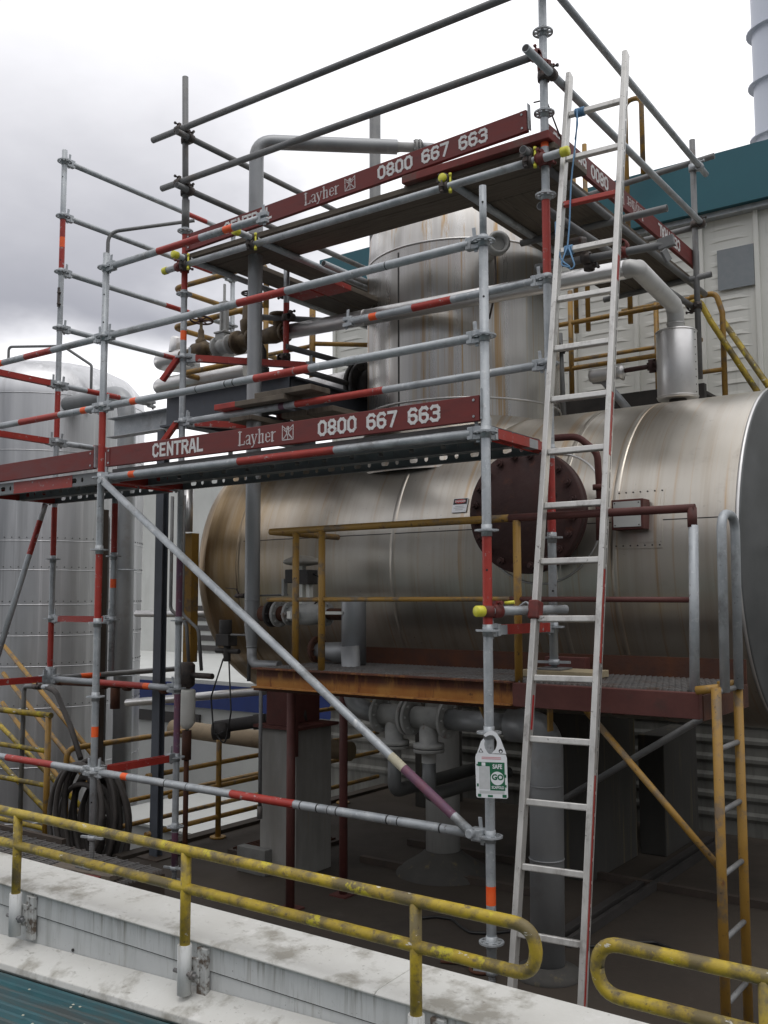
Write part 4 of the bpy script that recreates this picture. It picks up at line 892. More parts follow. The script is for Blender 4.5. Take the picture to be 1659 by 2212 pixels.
s4 = standard(0, .732, 1.72, 6.3, [(4.69,4.765,2),(3.91,4.39,1),(2.42,2.85,1)], rr(5,4,3,2,1,0,-1,-2), None, 1.666); holes(s4, 0, .732, (2.1,5.1))
m = MB(); m.lathe([(.019,3.88),(.019,3.62),(.0225,3.60),(.0225,3.52)], (0,.732,0), Z3, 12); build(m, 'spigot', galv, s4)
s5 = standard(-4.64, .732, 1.46, 6.0, [(4.9,5.38,1),(5.12,5.21,2),(3.44,3.84,1),(2.41,2.84,1),(1.5,1.87,1)], rr(6,5,4,3,2,1,0,-1,-2)); holes(s5, -4.64, .732, (5.75,5.0,4.2))
m = MB(); m.cyl((-4.64,.732,1.36), Z3, .034, .14, 16); m.box((-4.70,.722,1.36), (-4.58,.742,1.47)); m.box((-4.65,.67,1.36), (-4.63,.79,1.47)); build(m, 'collar', galv, s5)
m = MB(); m.box((-4.636,.695,4.58), (-4.612,.703,4.75)); m.cyl((-4.61,.71,4.6), (0,-1,0), .01, .03, 8); m.cyl((-4.61,.71,4.7), (0,-1,0), .01, .03, 8); build(m, 'joint_pin', darkcl, s5)
s6 = standard(-3.80, .70, 1.50, 2.86, [(2.40,2.82,1),(2.15,2.22,2)], rr(-1,-2))
s7 = standard(-2.635, 1.42, 3.46, 4.80, [(3.98,4.42,1),(3.95,4.0,3)], ())
s8 = standard(0, 3.45, 3.82, 5.82, (), (), base=4)
s9 = standard(-4.64, 0, 1.2, 4.95, [(2.9,3.35,1)], rr(3,2,1,0,-1,-2,-3))
s10 = standard(-4.64, 2.81, 3.2, 5.98, (), rr(6,5,4,3,2))
s11 = standard(-6.21, 0, .3, 4.6, (), rr(2,1,0,-4))
def ledger(a, b_, bands=(), heads=(1,1), name='ledger', base=0, gap=.048):
    """tube with a wedge head at each end"""
    a = V(a); b_ = V(b_); d = (b_-a).normalized(); A = a+d*(gap+.035) if heads[0] else a; B = b_-d*(gap+.035) if heads[1] else b_
    m = MB(); m.ptube(A, B, TR, [(p-(A-a).length, q-(A-a).length, mm) for p, q, mm in bands], 16, base)
    l = build(m, name, GM, sc)
    for end, dd, h in ((a, d, heads[0]), (b_, -d, heads[1])):
        if not h: continue
        sd_ = dd.cross(Z3).normalized(); m = MB(); p = end+dd*gap
        for s in (-1, 1): m.obox(p+Z3*s*.021, dd, sd_, Z3, .056, .034, .026)
        m.obox(p+dd*.034, dd, sd_, Z3, .034, .040, .066)
        m.obox(p+dd*.002+Z3*.018, dd, sd_, (Z3+dd*.10), .022, .0066, .135)
        build(m, 'wedge_head', galv, l, bevel=.003)
    return l
def xl(x0, x1, y, z, px=(), **k):
    """ledger along x; bands given as absolute x"""
    return ledger((x0,y,z), (x1,y,z), [(p-x0, q-x0, mm) for p, q, mm in px], **k)
def yl_(y0, y1, x, z, py=(), **k): return ledger((x,y0,z), (x,y1,z), [(p-y0, q-y0, mm) for p, q, mm in py], **k)
F0, F1, FL2 = -3.07, 0.0, -6.21
xl(F0, F1, 0, lv(2), [(-1.76,-1.36,1),(-.62,-.614,5)])
xl(F0, F1, 0, lv(1), [(-1.61,-1.17,1),(-2.76,-2.70,2),(-2.12,-2.112,5),(-1.86,-1.85,5),(-1.79,-1.78,5)])
xl(F0, F1, 0, lv(0), [(-1.74,-.98,1),(-2.76,-2.70,2)])
xl(F0, F1, 0, lv(-4), [(-1.77,-1.27,1),(-2.77,-2.71,2),(-2.35,-2.342,5),(-2.15,-2.144,5),(-1.22,-1.212,5),(-1.10,-1.09,5),(-1.02,-1.014,5),(-.96,-.952,5),(-.62,-.61,5),(-.55,-.543,5),(-.29,-.28,5)])
# left of the left front standard
xl(-4.64, F0, 0, lv(2), [(-4.01,-3.67,1),(-4.37,-4.30,2)])
xl(-4.64, F0, 0, lv(1), [(-4.05,-3.56,1),(-3.30,-3.24,2)])
xl(-4.64, F0, 0, lv(-4), [(-4.08,-3.52,1)])
xl(F0, -1.50, 0, lv(3), [(-2.52,-2.11,1),(-1.89,-1.81,2)])
xl(-1.52, F1, .732, lv(2), [(-.94,-.65,1),(-1.28,-1.22,2)])
xl(F0, F1, .732, lv(1), [(-1.92,-1.17,1),(-2.07,-2.02,3)])
xl(-4.64, F0, .732, lv(-3), [(-4.04,-3.40,1),(-3.44,-3.30,0),(-3.44,-3.37,2)])
ledger((-4.64,.732,lv(-3)+.0), (-4.64+.01,2.3,lv(-3)-.0), [(.3,.5,2)], heads=(1,0), base=4)
yl_(.732, 2.81, -4.64, lv(6), [(2.08,2.42,1)])
yl_(.732, 2.81, -4.64, lv(5), [(2.2,2.5,1)])
yl_(.732, 2.81, -4.64, lv(4), [(1.9,2.2,1)])
yl_(.732, 2.30, -4.64, lv(3), [(1.88,2.15,1)])
yl_(.732, 1.82, -4.64, lv(2), [(1.02,1.38,1)])
yl_(.732, 1.82, -4.64, lv(1), [(1.1,1.4,1)])
def utrans(a, b_, bands=None, name='transom', mats=None):
    """square channel transom painted red"""
    a = V(a); b_ = V(b_); d = (b_-a).normalized(); A = a+d*.09; B = b_-d*.09; sd_ = d.cross(Z3).normalized()
    m = MB(); segs = bands or [(0,1,1)]
    L = (B-A).length
    for t0, t1, mm in segs:
        p, q = A+d*L*t0, A+d*L*t1; m.bar(p-Z3*.02, q-Z3*.02, .050, .008, mat=mm)
        for s in (-1, 1): m.bar(p+sd_*s*.0215+Z3*.0045, q+sd_*s*.0215+Z3*.0045, .007, .041, mat=mm)
    t = build(m, name, mats or GM, sc)
    for e, dd in ((a, d), (b_, -d)):
        h = MB(); p = e+dd*.048
        for s in (-1, 1): h.obox(p+Z3*s*.021, dd, sd_, Z3, .054, .032, .026)
        h.obox(p+dd*.033, dd, sd_, Z3, .030, .046, .062); h.obox(p+Z3*.02, dd, sd_, Z3, .02, .0066, .13)
        build(h, 'wedge_head', galv, t, bevel=.003)
    return t
utrans((0,0,lv(0)), (0,.732,lv(0)), [(0,.62,1),(.62,.8,0),(.8,1,1)])
utrans((-3.07,0,lv(0)), (-3.07,.732,lv(0)), [(0,.1,0),(.1,1,1)])
utrans((0,0,lv(-2)), (0,.732,lv(-2)), [(0,.12,0),(.12,1,1)])
utrans((-3.07,0,lv(-4)), (-3.07,.732,lv(-4)))
for k in (2, 1): utrans((-4.64,0,lv(k)), (-4.64,.732,lv(k)))
utrans((-4.64,0,lv(0)), (-4.64,.732,lv(0)))
utrans((-4.64,.732,lv(-2)), (-3.80,.70,lv(-2)), [(0,.06,0),(.06,1,1)])
utrans((-4.64,.0,lv(-3)), (-4.64,.732,lv(-3)))
utrans((-3.07,.732,lv(2)), (-2.42,1.55,lv(2)-.0)); utrans((-3.07,.732,lv(1)), (-2.55,1.5,lv(1)))
for z in (lv(2), lv(1)):
    m = MB(); m.bar((-3.10,.71,z-.0), (-3.22,.66,z-.17), .05, .035); build(m, 'swung_bracket', red, sc, bevel=.003)
# front bearer of the left bay: slotted rail painted red
def slotted(mb, x0, x1, y, z0, z1, mat=0, first=.06):
    """web plate with round and long holes cut through it"""
    x = x0; zc_ = (z0+z1)/2; hh = .017; k = 0
    cuts = []
    xx = x0+first
    while xx < x1-.12:
        w = .026 if k % 2 else .058
        cuts.append((xx, xx+w)); xx += .110; k += 1
    prev = x0; t = .003
    for a, b_ in cuts:
        mb.box((prev,y,z0), (a,y+t,z1), mat); mb.box((a,y,z0), (b_,y+t,zc_-hh), mat); mb.box((a,y,zc_+hh), (b_,y+t,z1), mat)
        c = .009
        for (px, sx) in ((a,1),(b_,-1)):
            for (pz, sz) in ((zc_-hh,1),(zc_+hh,-1)):
                mb.prism([(px,pz),(px+sx*c,pz),(px,pz+sz*c)], (0,y,0), X3, Z3, (0,t,0), mat)
        prev = b_
    mb.box((prev,y,z0), (x1,y+t,z1), mat)
DK = [galv, red, M('deck_steel', (.20,.21,.215), (.27,.28,.285), 8, U, rough=.55, metal=.4, layers=[((.12,.11,.10), 5, U, .55,.75,.6)]), dark]
def steel_deck(x0, x1, y0, y1, ztop, lab, front_red=None):
    t = thing('scaffold_deck', ((x0+x1)/2,(y0+y1)/2,ztop-.09), lab, 'deck', 'steel scaffold decks')
    m = MB(); slotted(m, x0, x1, y0, ztop-.085, ztop-.004, 0); slotted(m, x0, x1, y1-.003, ztop-.085, ztop-.004, 0, .09)
    m.box((x0,y0+.0035,ztop-.088), (x1,y0+.03,ztop-.0855)); m.box((x0,y1-.03,ztop-.088), (x1,y1-.0035,ztop-.0855))
    build(m, 'side_rail', DK[2], t)
    m = MB()
    m.box((x0,y0+.001,ztop-.0035), (x1,y1-.001,ztop))
    k = x0+.1
    while k < x1-.05:
        m.box((k,y0+.005,ztop-.018), (k+.02,y1-.005,ztop-.004)); k += .13
    build(m, 'tread_plate', DK[2], t)
    for x in (x0, x1):
        m = MB(); s = 1 if x == x0 else -1
        for y in (y0+.06, y1-.09): m.box((min(x,x-s*.05),y,ztop-.075), (max(x,x-s*.05),y+.03,ztop-.035))
        m.box((min(x,x+s*.004),y0+.004,ztop-.085), (max(x,x+s*.004),y1-.004,ztop-.006))
        build(m, 'claw', red, t)
    if front_red:
        m = MB(); m.box((front_red[0],y0-.0025,ztop-.088), (front_red[1],y0-.0004,ztop-.001)); build(m, 'red_paint_band', red, t)
    return t
ZD = 2.962
steel_deck(-3.02, -.05, .055, .375, ZD, 'perforated steel deck plank of the right bay nearest the front')
steel_deck(-3.02, -.05, .385, .705, ZD, 'perforated steel deck plank of the right bay nearest the drum')
steel_deck(-4.59, -3.12, .02, .365, ZD-.012, 'perforated steel deck plank of the left bay with red painted front edge', (-4.14,-3.42))
steel_deck(-4.59, -3.12, .375, .70, ZD-.012, 'perforated steel deck plank of the left bay nearest the tank')
# long diagonal brace and left brace
m = MB(); m.ptube((-2.985,-.052,2.868), (-.075,-.052,.915), TR, [(3.02,3.08,0),(2.92,3.02,2),(3.02,3.38,3)], 16); dg_ = build(m, 'diagonal_brace', [galv, red, M('old_cream_tape',(.5,.47,.34),(.4,.37,.28),30,U,rough=.7), purple], sc)
for p, q in (((-3.02,-.02,2.89),(-2.985,-.052,2.868)),((-.045,-.02,.90),(-.075,-.052,.915))):
    m = MB(); m.cyl(V(q)-Y3*.03, Y3, .022, .05, 12); m.obox((V(p)+V(q))/2, X3, Y3, Z3, .07, .03, .05); build(m, 'brace_head', galv, dg_, bevel=.003)
m = MB(); m.ptube((-4.64,.64,2.86), (-4.66,.24,1.55), TR, [(.15,.45,1)], 14); m.tube((-4.66,.24,1.55),(-4.68,-.2,.1), TR, 14); build(m, 'diagonal_brace', GM, sc)
# ---- plain tubes and couplers of the upper level
ZP = 4.60; YP = .675
def coupler(c, a1, a2, c2, mat=darkcl, cap=True):
    """two half clamps round two crossing tubes, with bolts"""
    m = MB(); c = V(c); c2 = V(c2); a1 = V(a1).normalized(); a2 = V(a2).normalized()
    m.lathe([(.026,-.028),(.035,-.028),(.037,0),(.035,.028),(.026,.028)], c, a1, 18); m.lathe([(.026,-.026),(.034,-.026),(.036,0),(.034,.026),(.026,.026)], c2, a2, 18)
    m.obox((c+c2)/2, a1, (c2-c).normalized() if (c2-c).length > 1e-4 else Z3, a1.cross((c2-c).normalized()) if (c2-c).length > 1e-4 else a2, .04, max((c2-c).length-.04, .012), .04)
    for q, a, o in ((c, a1, (c2-c)), (c2, a2, (c-c2))):
        n_ = a.cross(o.normalized()) if o.length > 1e-4 else a.orthogonal(); n_.normalize()
        for s in (1,):
            m.obox(q+n_*s*.042, a, n_, a.cross(n_), .03, .022, .024); m.cyl(q+n_*s*.042-a.cross(n_)*.03, a.cross(n_), .006, .075, 8); m.cyl(q+n_*s*.042+a.cross(n_)*.034, a.cross(n_), .011, .012, 6)
    return build(m, 'coupler', mat, sc)
def ptube(a, b_, name='tube', base=0, bands=(), caps=(0,0), par=None):
    m = MB(); m.ptube(a, b_, TR, bands, 16, base)
    # dark hollow ends
    t = build(m, name, GM, sc); d = (V(b_)-V(a)).normalized()
    for e, dd, c in ((V(a), -d, caps[0]), (V(b_), d, caps[1])):
        q = MB()
        if c: q.lathe([(.0255,-.035),(.0285,-.033),(.0285,.008),(.026,.012),(.0,.012)], e, dd, 18); build(q, 'end_cap', yelcap, t)
        else: q.cyl(e-dd*.0005, dd, .0195, .0012, 14); build(q, 'hollow_end', tagk, t)
    return t
# tube carrying the deck, with yellow capped ends
ptube((-3.235,YP,ZP), (.165,YP,ZP), 'bearer_tube', 0, (), (1,1))
coupler((-3.07,.732,ZP), Z3, X3, (-3.07,YP,ZP), redcl); coupler((0,.732,ZP+.0), Z3, X3, (0,YP,ZP), redcl)
for i, (x, y0, y1, cp) in enumerate(((-3.00,.56,3.2,1),(-2.30,.50,3.1,1),(-.655,.645,2.3,1),(-.075,.60,3.9,0))):
    ptube((x,y0,ZP+.0495), (x,y1,ZP+.0495), 'putlog_tube', 0 if i != 3 else 4, (), (cp,0))
    coupler((x,YP,ZP), X3, Y3, (x,YP,ZP+.0495), darkcl)
    m = MB(); m.cyl((x+.045,YP-.012,ZP-.045), Z3, .007, .10, 8); m.cyl((x+.045,YP-.012,ZP-.05), Z3, .011, .022, 8); m.cyl((x+.045,YP-.012,ZP+.055), Z3, .010, .02, 8); build(m, 'yellow_bolt_cap', yelcap, sc)
ptube((-2.20,1.36,4.64), (-2.20,3.2,4.64), 'putlog_tube', 0)
ptube((-.05,.76,4.36), (-.045,3.62,4.43), 'bearer_tube', 4)
ptube((-2.85,1.36,4.33), (-1.98,2.3,4.33), 'putlog_tube', 4); ptube((-2.62,1.40,4.06), (-2.5,3.0,4.06), 'putlog_tube', 4)
ptube((-2.60,1.36,3.90), (-2.50,2.2,3.86), 'putlog_tube', 4)
coupler((-2.635,1.42,4.52), Z3, Y3, (-2.68,1.42,4.52)); coupler((-2.635,1.42,3.98), Z3, Y3, (-2.68,1.42,3.98)); coupler((-2.635,1.42,3.50), Z3, X3, (-2.635,1.37,3.50), redcl); coupler((-2.635,1.42,4.30), Z3, Y3, (-2.59,1.42,4.30))
# guard rails of the upper deck
GY = .672
ptube((-3.40,GY,5.705), (.25,GY,5.66), 'guardrail', 4); ptube((-3.28,GY,5.275), (-.02,GY,5.235), 'guardrail', 4)
coupler((-3.095,.732,5.70), Z3, X3, (-3.095,GY,5.70)); coupler((-3.085,.732,5.27), Z3, X3, (-3.085,GY,5.27))
ptube((-3.035,.60,5.64), (-3.02,3.3,5.66), 'guardrail', 4); ptube((-3.03,.60,5.215), (-3.02,3.2,5.23), 'guardrail', 4)
coupler((-3.085,.732,5.64), Z3, Y3, (-3.035,.732,5.64)); coupler((-3.08,.732,5.215), Z3, Y3, (-3.03,.732,5.215))
ptube((.052,.30,5.69), (.052,3.62,5.575), 'guardrail', 0); ptube((.05,.41,5.13), (.05,3.52,5.105), 'guardrail', 0)
coupler((0,.732,5.125), Z3, Y3, (.05,.732,5.125)); coupler((0,.732,5.19), Z3, X3, (-.02,GY,5.235), redcl)
ptube((.16,3.50,5.66), (-.95,3.50,5.61), 'guardrail', 4); ptube((.06,3.50,5.10), (-.75,3.50,5.08), 'guardrail', 4)
coupler((0,3.45,5.58), Z3, Y3, (.05,3.45,5.58), galv); coupler((0,3.45,5.10), Z3, Y3, (.05,3.45,5.10)); coupler((0,3.45,4.42), Z3, Y3, (-.05,3.45,4.42))
ptube((-.75,1.85,4.622), (.33,1.845,4.618), 'tie_tube', 4); ptube((.12,3.45,4.66), (-.8,3.45,4.62), 'tie_tube', 4)
# tie tube under the deck, ladder side
ptube((-.30,1.18,4.155), (.50,1.30,4.165), 'tie_tube', 4); coupler((.03,1.22,4.16), X3, Z3, (.03,1.26,4.12)); coupler((.25,1.26,4.16), X3, Y3, (.25,1.26,4.205), redcl)
m = MB(); m.bar((.46,1.29,4.165), (.56,1.29,4.18), .03, .07); m.bar((.50,1.26,4.12), (.52,1.30,4.06), .02, .05); build(m, 'open_clamp', galv_old, sc, bevel=.004)
m = MB(); m.obox((.05,1.05,4.18), (1,0,0), (0,1,.3), (0,-.3,1), .10, .10, .10); build(m, 'coupler', darkcl, sc, bevel=.015)
ptube((-1.15,3.3,4.35), (-1.12,3.3,3.35), 'hanger_tube', 4); coupler((-1.14,3.3,4.2), Z3, X3, (-1.14,3.25,4.2))
# capped tube clipped to the ladder
ct = ptube((-.022,-.058,1.995), (.198,.478,2.0), 'ladder_tie_tube', 0, (), (1,0))
coupler((0,0,1.995), Z3, (.38,.925,0), (.022,.052,1.995), redcl)
m = MB(); m.cyl((.065,.06,2.035), (.9,.2,.1), .009, .05, 8); build(m, 'yellow_bolt_cap', yelcap, sc)

redpl = M('worn_red_plank', (.20,.028,.022), (.13,.03,.025), 5, (1,3,1), rough=.7, bump=.2, layers=[((.11,.075,.06), 3.5, (1,2,1), .52,.62,.8)])
# ================================================================== LOOSE BOARDS
def board(a, b_, w, t, lab, mats=None, ends=None, wid=(0,1,0), grp='timber scaffold planks'):
    a = V(a); b_ = V(b_); d = (b_-a).normalized(); m = MB()
    m.bar(a, b_, w, t, mat=0)
    th = build(m, 'scaffold_plank', [mats or plank], None, lab, 'plank', grp, bevel=.004)
    if ends:
        for p, s in ((a, -1), (b_, 1)):
            if (s < 0 and ends[0]) or (s > 0 and ends[1]):
                q = MB(); c = p - d*s*.10; q.bar(c-d*.105, c+d*.105, w+.003, t+.003); q2 = build(q, 'painted_end', red, th, bevel=.004)
    return th
zt = ZP+.0495+TR+.0005; T = .038
for k, (y, lab) in enumerate(((.845,'long front timber plank of the upper deck, seen from below'),(1.078,'long timber plank of the upper deck just before the tower'))):
    board((-3.02,y,zt+T/2), (.06,y,zt+T/2), .225, T, lab)
board((-.99,.795,zt+T+.026), (.05,.795,zt+T+.030), .23, .05, 'short red painted plank stacked under the right end of the upper toe board', redpl)
board((-1.02,.83,zt+T+.010), (-.62,.83,zt+T+.010), .16, .018, 'thin bare wedge board under the stacked red plank')
for k, (x, lab) in enumerate(((-.19,'outer timber plank of the upper deck running back along the ladder side'),(-.425,'middle timber plank of the upper deck right of the tower'),(-.66,'inner timber plank of the upper deck beside the tower'))):
    board((x,1.20,zt+T/2), (x,3.55,zt+T/2), .225, T, lab, plank_y)
board((-2.86,1.20,zt+T/2), (-2.86,3.1,zt+T/2), .225, T, 'outer timber plank of the upper deck at its left end', plank_y)
board((-2.50,1.20,zt+T/2), (-2.50,2.8,zt+T/2), .225, T, 'inner timber plank of the upper deck left of the tower', plank_y)
zl = 4.40
board((-2.30,1.15,zl), (-2.30,2.6,zl), .225, T, 'lower timber plank with red end hanging left of the tower', plank_y, (1,0))
board((-2.06,1.18,zl-.0), (-2.42+.36,2.0,zl), .225, T, 'lower timber plank touching the tower on its left', plank_y, (1,0))
zz_ = lv(1)+TR+.001
board((-2.62,.735,zz_+T/2), (-1.95,.735,zz_+T/2), .20, T, 'short red ended plank lying across the mid ledger behind the lower toe board', None, (1,0))
board((-2.24,.755,zz_+T*1.5+.002), (-1.72,.755,zz_+T*1.5+.002), .21, T, 'short bare timber stacked on the red ended plank by the tower')
for k, (x, lab) in enumerate(((-2.05,'timber plank running back under the stacked boards beside the tower'),(-1.80,'timber plank running back at the foot of the tower'))):
    board((x,.85,zz_-.06), (x,1.62,zz_-.06), .225, T, lab, plank_y)
board((-2.62,.90,zz_-.02), (-2.62,1.6,zz_-.02), .225, T, 'timber plank carrying the foot of the short hung standard', plank_y)

# ================================================================== TOE BOARDS WITH STENCILLED LETTERING
def toe(a, b_, h, nrm, lab, text=True, flip=False, start=0.0, sc_=1.0):
    """board on edge from a to b_ (bottom edge), outside face towards nrm"""
    a = V(a); b_ = V(b_); d = (b_-a).normalized(); L = (b_-a).length; nrm = V(nrm); upv = nrm.cross(d)*(1 if nrm.cross(d).z > 0 else -1)
    t = thing('toe_board', (a+b_)/2, lab, 'toe board', 'red toe boards'); T_ = .03
    m = MB(); c = (a+b_)/2+upv*h/2-nrm*T_/2; m.obox(c, d, nrm, upv, L, T_, h); build(m, 'board', maroon, t, bevel=.003)
    m = MB()
    for e, s in ((a, 1), (b_, -1)):
        m = MB(); m.obox(e+d*s*.02+upv*h/2+nrm*.0015, d, nrm, upv, .042, .003, h*.98); build(m, 'end_fitting', maroon, t, bevel=.001)
    for e, s in ((a, 1), (b_, -1)):
        for q in (.18, .82): m = MB(); m.cyl(e+d*s*.03+upv*h*q+nrm*.003, nrm, .007, .004, 10); build(m, 'rivet', galv, t)
    m = MB(); m.obox(b_+d*.012+upv*(h*.5+.02)-nrm*.012, d, nrm, upv, .006, .035, h+.03); build(m, 'end_plate', galv, t, bevel=.004)
    if text:
        u, w = (d, upv) if not flip else (-d, -upv)
        o0 = a+nrm*.0002 if not flip else b_+upv*h+nrm*.0002
        P = lambda x, y: o0+u*(start+x)+w*y
        y0 = h*.18; hh = .088*sc_
        for word, xx, wd in (('CENTRAL',.48,.49),('0800',1.90,.285),('667',2.248,.212),('663',2.525,.212)):
            m = MB(); stencil(m, word, P(xx,y0), u, w, nrm, hh, wd); build(m, 'stencil_word', white_let, t)
        m = MB(); hs_ = .082; x = 1.265; yb = y0+.006; k = 0
        def st(pl, wt): 
            nonlocal k; k = stroke(m, pl, P(x,yb), u, w, nrm, hs_, wt, .0008, 0, k)
        th, tn = .0125, .0055
        st([(.16,.0),(.16,1.0)], th); st([(.02,.985),(.34,.985)], tn); st([(.02,.015),(.62,.015),(.66,.25)], tn); x += .062
        st([(.06,.55),(.16,.66),(.34,.66),(.42,.55)], tn); st([(.42,.58),(.42,.05),(.52,.0)], th*.8); st([(.42,.38),(.12,.28),(.06,.12),(.18,.0),(.40,.10)], tn); x += .050
        st([(.06,.66),(.28,.0)], th*.8); st([(.52,.66),(.28,.0),(.14,-.24),(.02,-.24)], tn); st([(-.02,.665),(.18,.665)], tn); st([(.42,.665),(.6,.665)], tn); x += .054
        st([(.14,1.0),(.14,.0)], th*.9); st([(.02,.99),(.14,.99)], tn); st([(.16,.54),(.30,.66),(.42,.64)], tn); st([(.47,.62),(.47,.0)], th*.9); st([(.04,.012),(.25,.012)], tn); st([(.38,.012),(.58,.012)], tn); x += .056
        st([(.08,.36),(.50,.36),(.48,.56),(.36,.66),(.22,.66)], tn); st([(.12,.56),(.10,.14)], th*.8); st([(.10,.14),(.24,.0),(.40,.02),(.50,.14)], tn); x += .050
        st([(.12,.66),(.12,.0)], th*.9); st([(.02,.012),(.26,.012)], tn); st([(.0,.655),(.12,.655)], tn); st([(.14,.5),(.28,.64),(.42,.66)], tn)
        build(m, 'printed_word', white_thin, t)
        m = MB(); x = 1.625; yb = y0+.002; hs_ = .088; k = 0
        st([(.02,.98),(.02,.02),(.98,.02),(.98,.98),(.68,.74)], .0055); st([(.02,.98),(.32,.74)], .0055)
        st([(.14,.12),(.42,.40),(.42,.66)], .007); st([(.86,.12),(.58,.40),(.58,.66)], .007); st([(.16,.72),(.42,.52)], .0055); st([(.84,.72),(.58,.52)], .0055); st([(.5,.06),(.5,.36)], .005)
        m.prism([(.012*math.cos(2*PI*i/14), .012*math.sin(2*PI*i/14)) for i in range(14)], P(x,yb)+u*.5*hs_+w*.80*hs_, u, w, nrm*.0009)
        build(m, 'printed_emblem', white_thin, t)
    return t
toe((-2.985,-.028,2.968), (-.02,-.028,2.958), .132, (0,-1,0), 'lettered red toe board on the lower deck with white stencilled phone number')
toe((-4.60,-.028,2.955), (-3.12,-.028,2.966), .132, (0,-1,0), 'plain red toe board of the left bay without lettering', text=False)
toe((-3.03,.705,4.722), (-.10,.705,4.812), .132, (0,-1,0), 'lettered red toe board along the front of the upper deck, sloping up to the right', start=-.065)
toe((-.028,.80,4.760), (-.028,3.60,4.762), .135, (1,0,0), 'lettered red toe board set upside down along the ladder side of the upper deck', flip=True, start=-.03)
m = MB(); m.bent([(-.06,.72,4.98),(-.02,.80,5.02),(.02,.92,4.80)], .005, .03, 6); build(m, 'wire_tie', darkcl, None, 'wire tie looped over the corner of the upper toe boards', 'wire')

# ================================================================== LADDER, ROPE, TAG
ld = thing('ladder', (.32,-.06,0), 'long silver aluminium ladder leaning on the upper deck, one rung painted red', 'ladder')
A0 = V((.167,-.034,.482)); dL = V((-.012,.193,.981)).normalized(); wL = V((.307,.031,.003))
uL = wL.normalized(); nL = uL.cross(dL).normalized()     # towards viewer side
if nL.y > 0: nL = -nL
SW, SDp = .030, .062
bot = -(.482)/dL.z
tops = (5.07, 5.06)
for i, (o, tp) in enumerate(((-uL*(SW/2), 4.785), (wL+uL*(SW/2), 4.82))):
    m = MB(); p = A0+o+dL*bot; q = A0+o+dL*tp; mid = (p+q)/2
    m.obox(mid, dL, uL, nL, (q-p).length, SW, SDp)
    s = build(m, 'stile', alu, ld, bevel=.005)
    m = MB(); m.obox(q+dL*.0008, dL, uL, nL, .0012, SW*.7, SDp*.82); build(m, 'hollow_end', dark, s)
    if i == 1:
        for t0, t1 in ((-.40,.75),(1.28,1.75),(2.35,2.7),(3.35,3.5)):
            m = MB(); m.obox(A0+o+dL*((t0+t1)/2)+uL*(SW/2+.0006)+nL*.01, dL, uL, nL, t1-t0, .0012, .018+.004*t1); build(m, 'red_paint_smear', red, s)
        m = MB()
        for k in range(46): m.obox(A0+o+dL*(.02+k*.1)+uL*(SW/2+.0006)-nL*.008, dL, uL, nL, .085, .0011, .004)
        build(m, 'groove', dark, s)
    else:
        m = MB(); m.obox(A0+o+dL*1.03+uL*(SW/2+.0006)-nL*.0, dL, uL, nL, .17, .0012, .022); build(m, 'red_label', signred, s)
    m = MB(); m.obox(p+dL*.02, dL, uL, nL, .05, SW+.008, SDp+.008); build(m, 'rubber_foot', rubber, s, bevel=.004)
for k in range(-1, 16):
    a = A0+dL*.3*k; m = MB(); m.obox(a+wL/2, uL, nL, dL, wL.length, .030, .032)
    r_ = build(m, 'rung', red if k == 13 else alu, ld, bevel=.005)
    if k == 13: r_['label'] = 'red painted rung'
# ladder clip
m = MB(); c = A0-uL*(SW/2)+dL*1.545; m.obox(c+nL*.006, uL, nL, dL, .055, SDp+.02, .095); build(m, 'ladder_clip', redcl, sc, bevel=.008)
m = MB(); m.bent([c-uL*.03-nL*.0+dL*.02, c-uL*.06-nL*.01+dL*.05, c-uL*.10-nL*.01+dL*.02], .006, .02, 6); build(m, 'clip_pin', galv, sc)
# rope
rope = MB(); r0 = A0+uL*.055+dL*.3*15
pts = []
for i in range(40):
    t = i/39; z = r0+nL*.022-dL*(.90*t)+uL*(.004*math.sin(t*9)-.012*t); pts.append(z)
rope.sweep(pts, .0048, 6, 0, False)
for zz0, n_, hw in ((0,6,.022),(.90,5,.020)):
    for k in range(n_):
        c = r0-dL*(zz0)+uL*(-.014+.0095*k+(-.012 if zz0 else 0)); rope.torus(c, uL, .0235, .0045, 14, 6)
kn = r0-dL*.90+nL*.024-uL*.012
rope.bent([r0-dL*.70-uL*.10+nL*.0, r0-dL*.81-uL*.085+nL*.015, r0-dL*.96-uL*.045+nL*.02, r0-dL*1.04+uL*.02+nL*.02, r0-dL*1.02+uL*.04+nL*.02, r0-dL*.90-uL*.0+nL*.024], .0046, .03, 6)
rope.bent([kn, kn-dL*.10-uL*.03, kn-dL*.135+uL*.04, kn-dL*.08-uL*.02], .0042, .02, 6)
rope.bent([r0+nL*.028, r0+nL*.03-dL*.10+uL*.01, r0+nL*.028-dL*.2], .0046, .03, 6)
build(rope, 'rope', rope_m, None, 'blue rope hanging down the ladder, knotted round two of its rungs', 'rope')
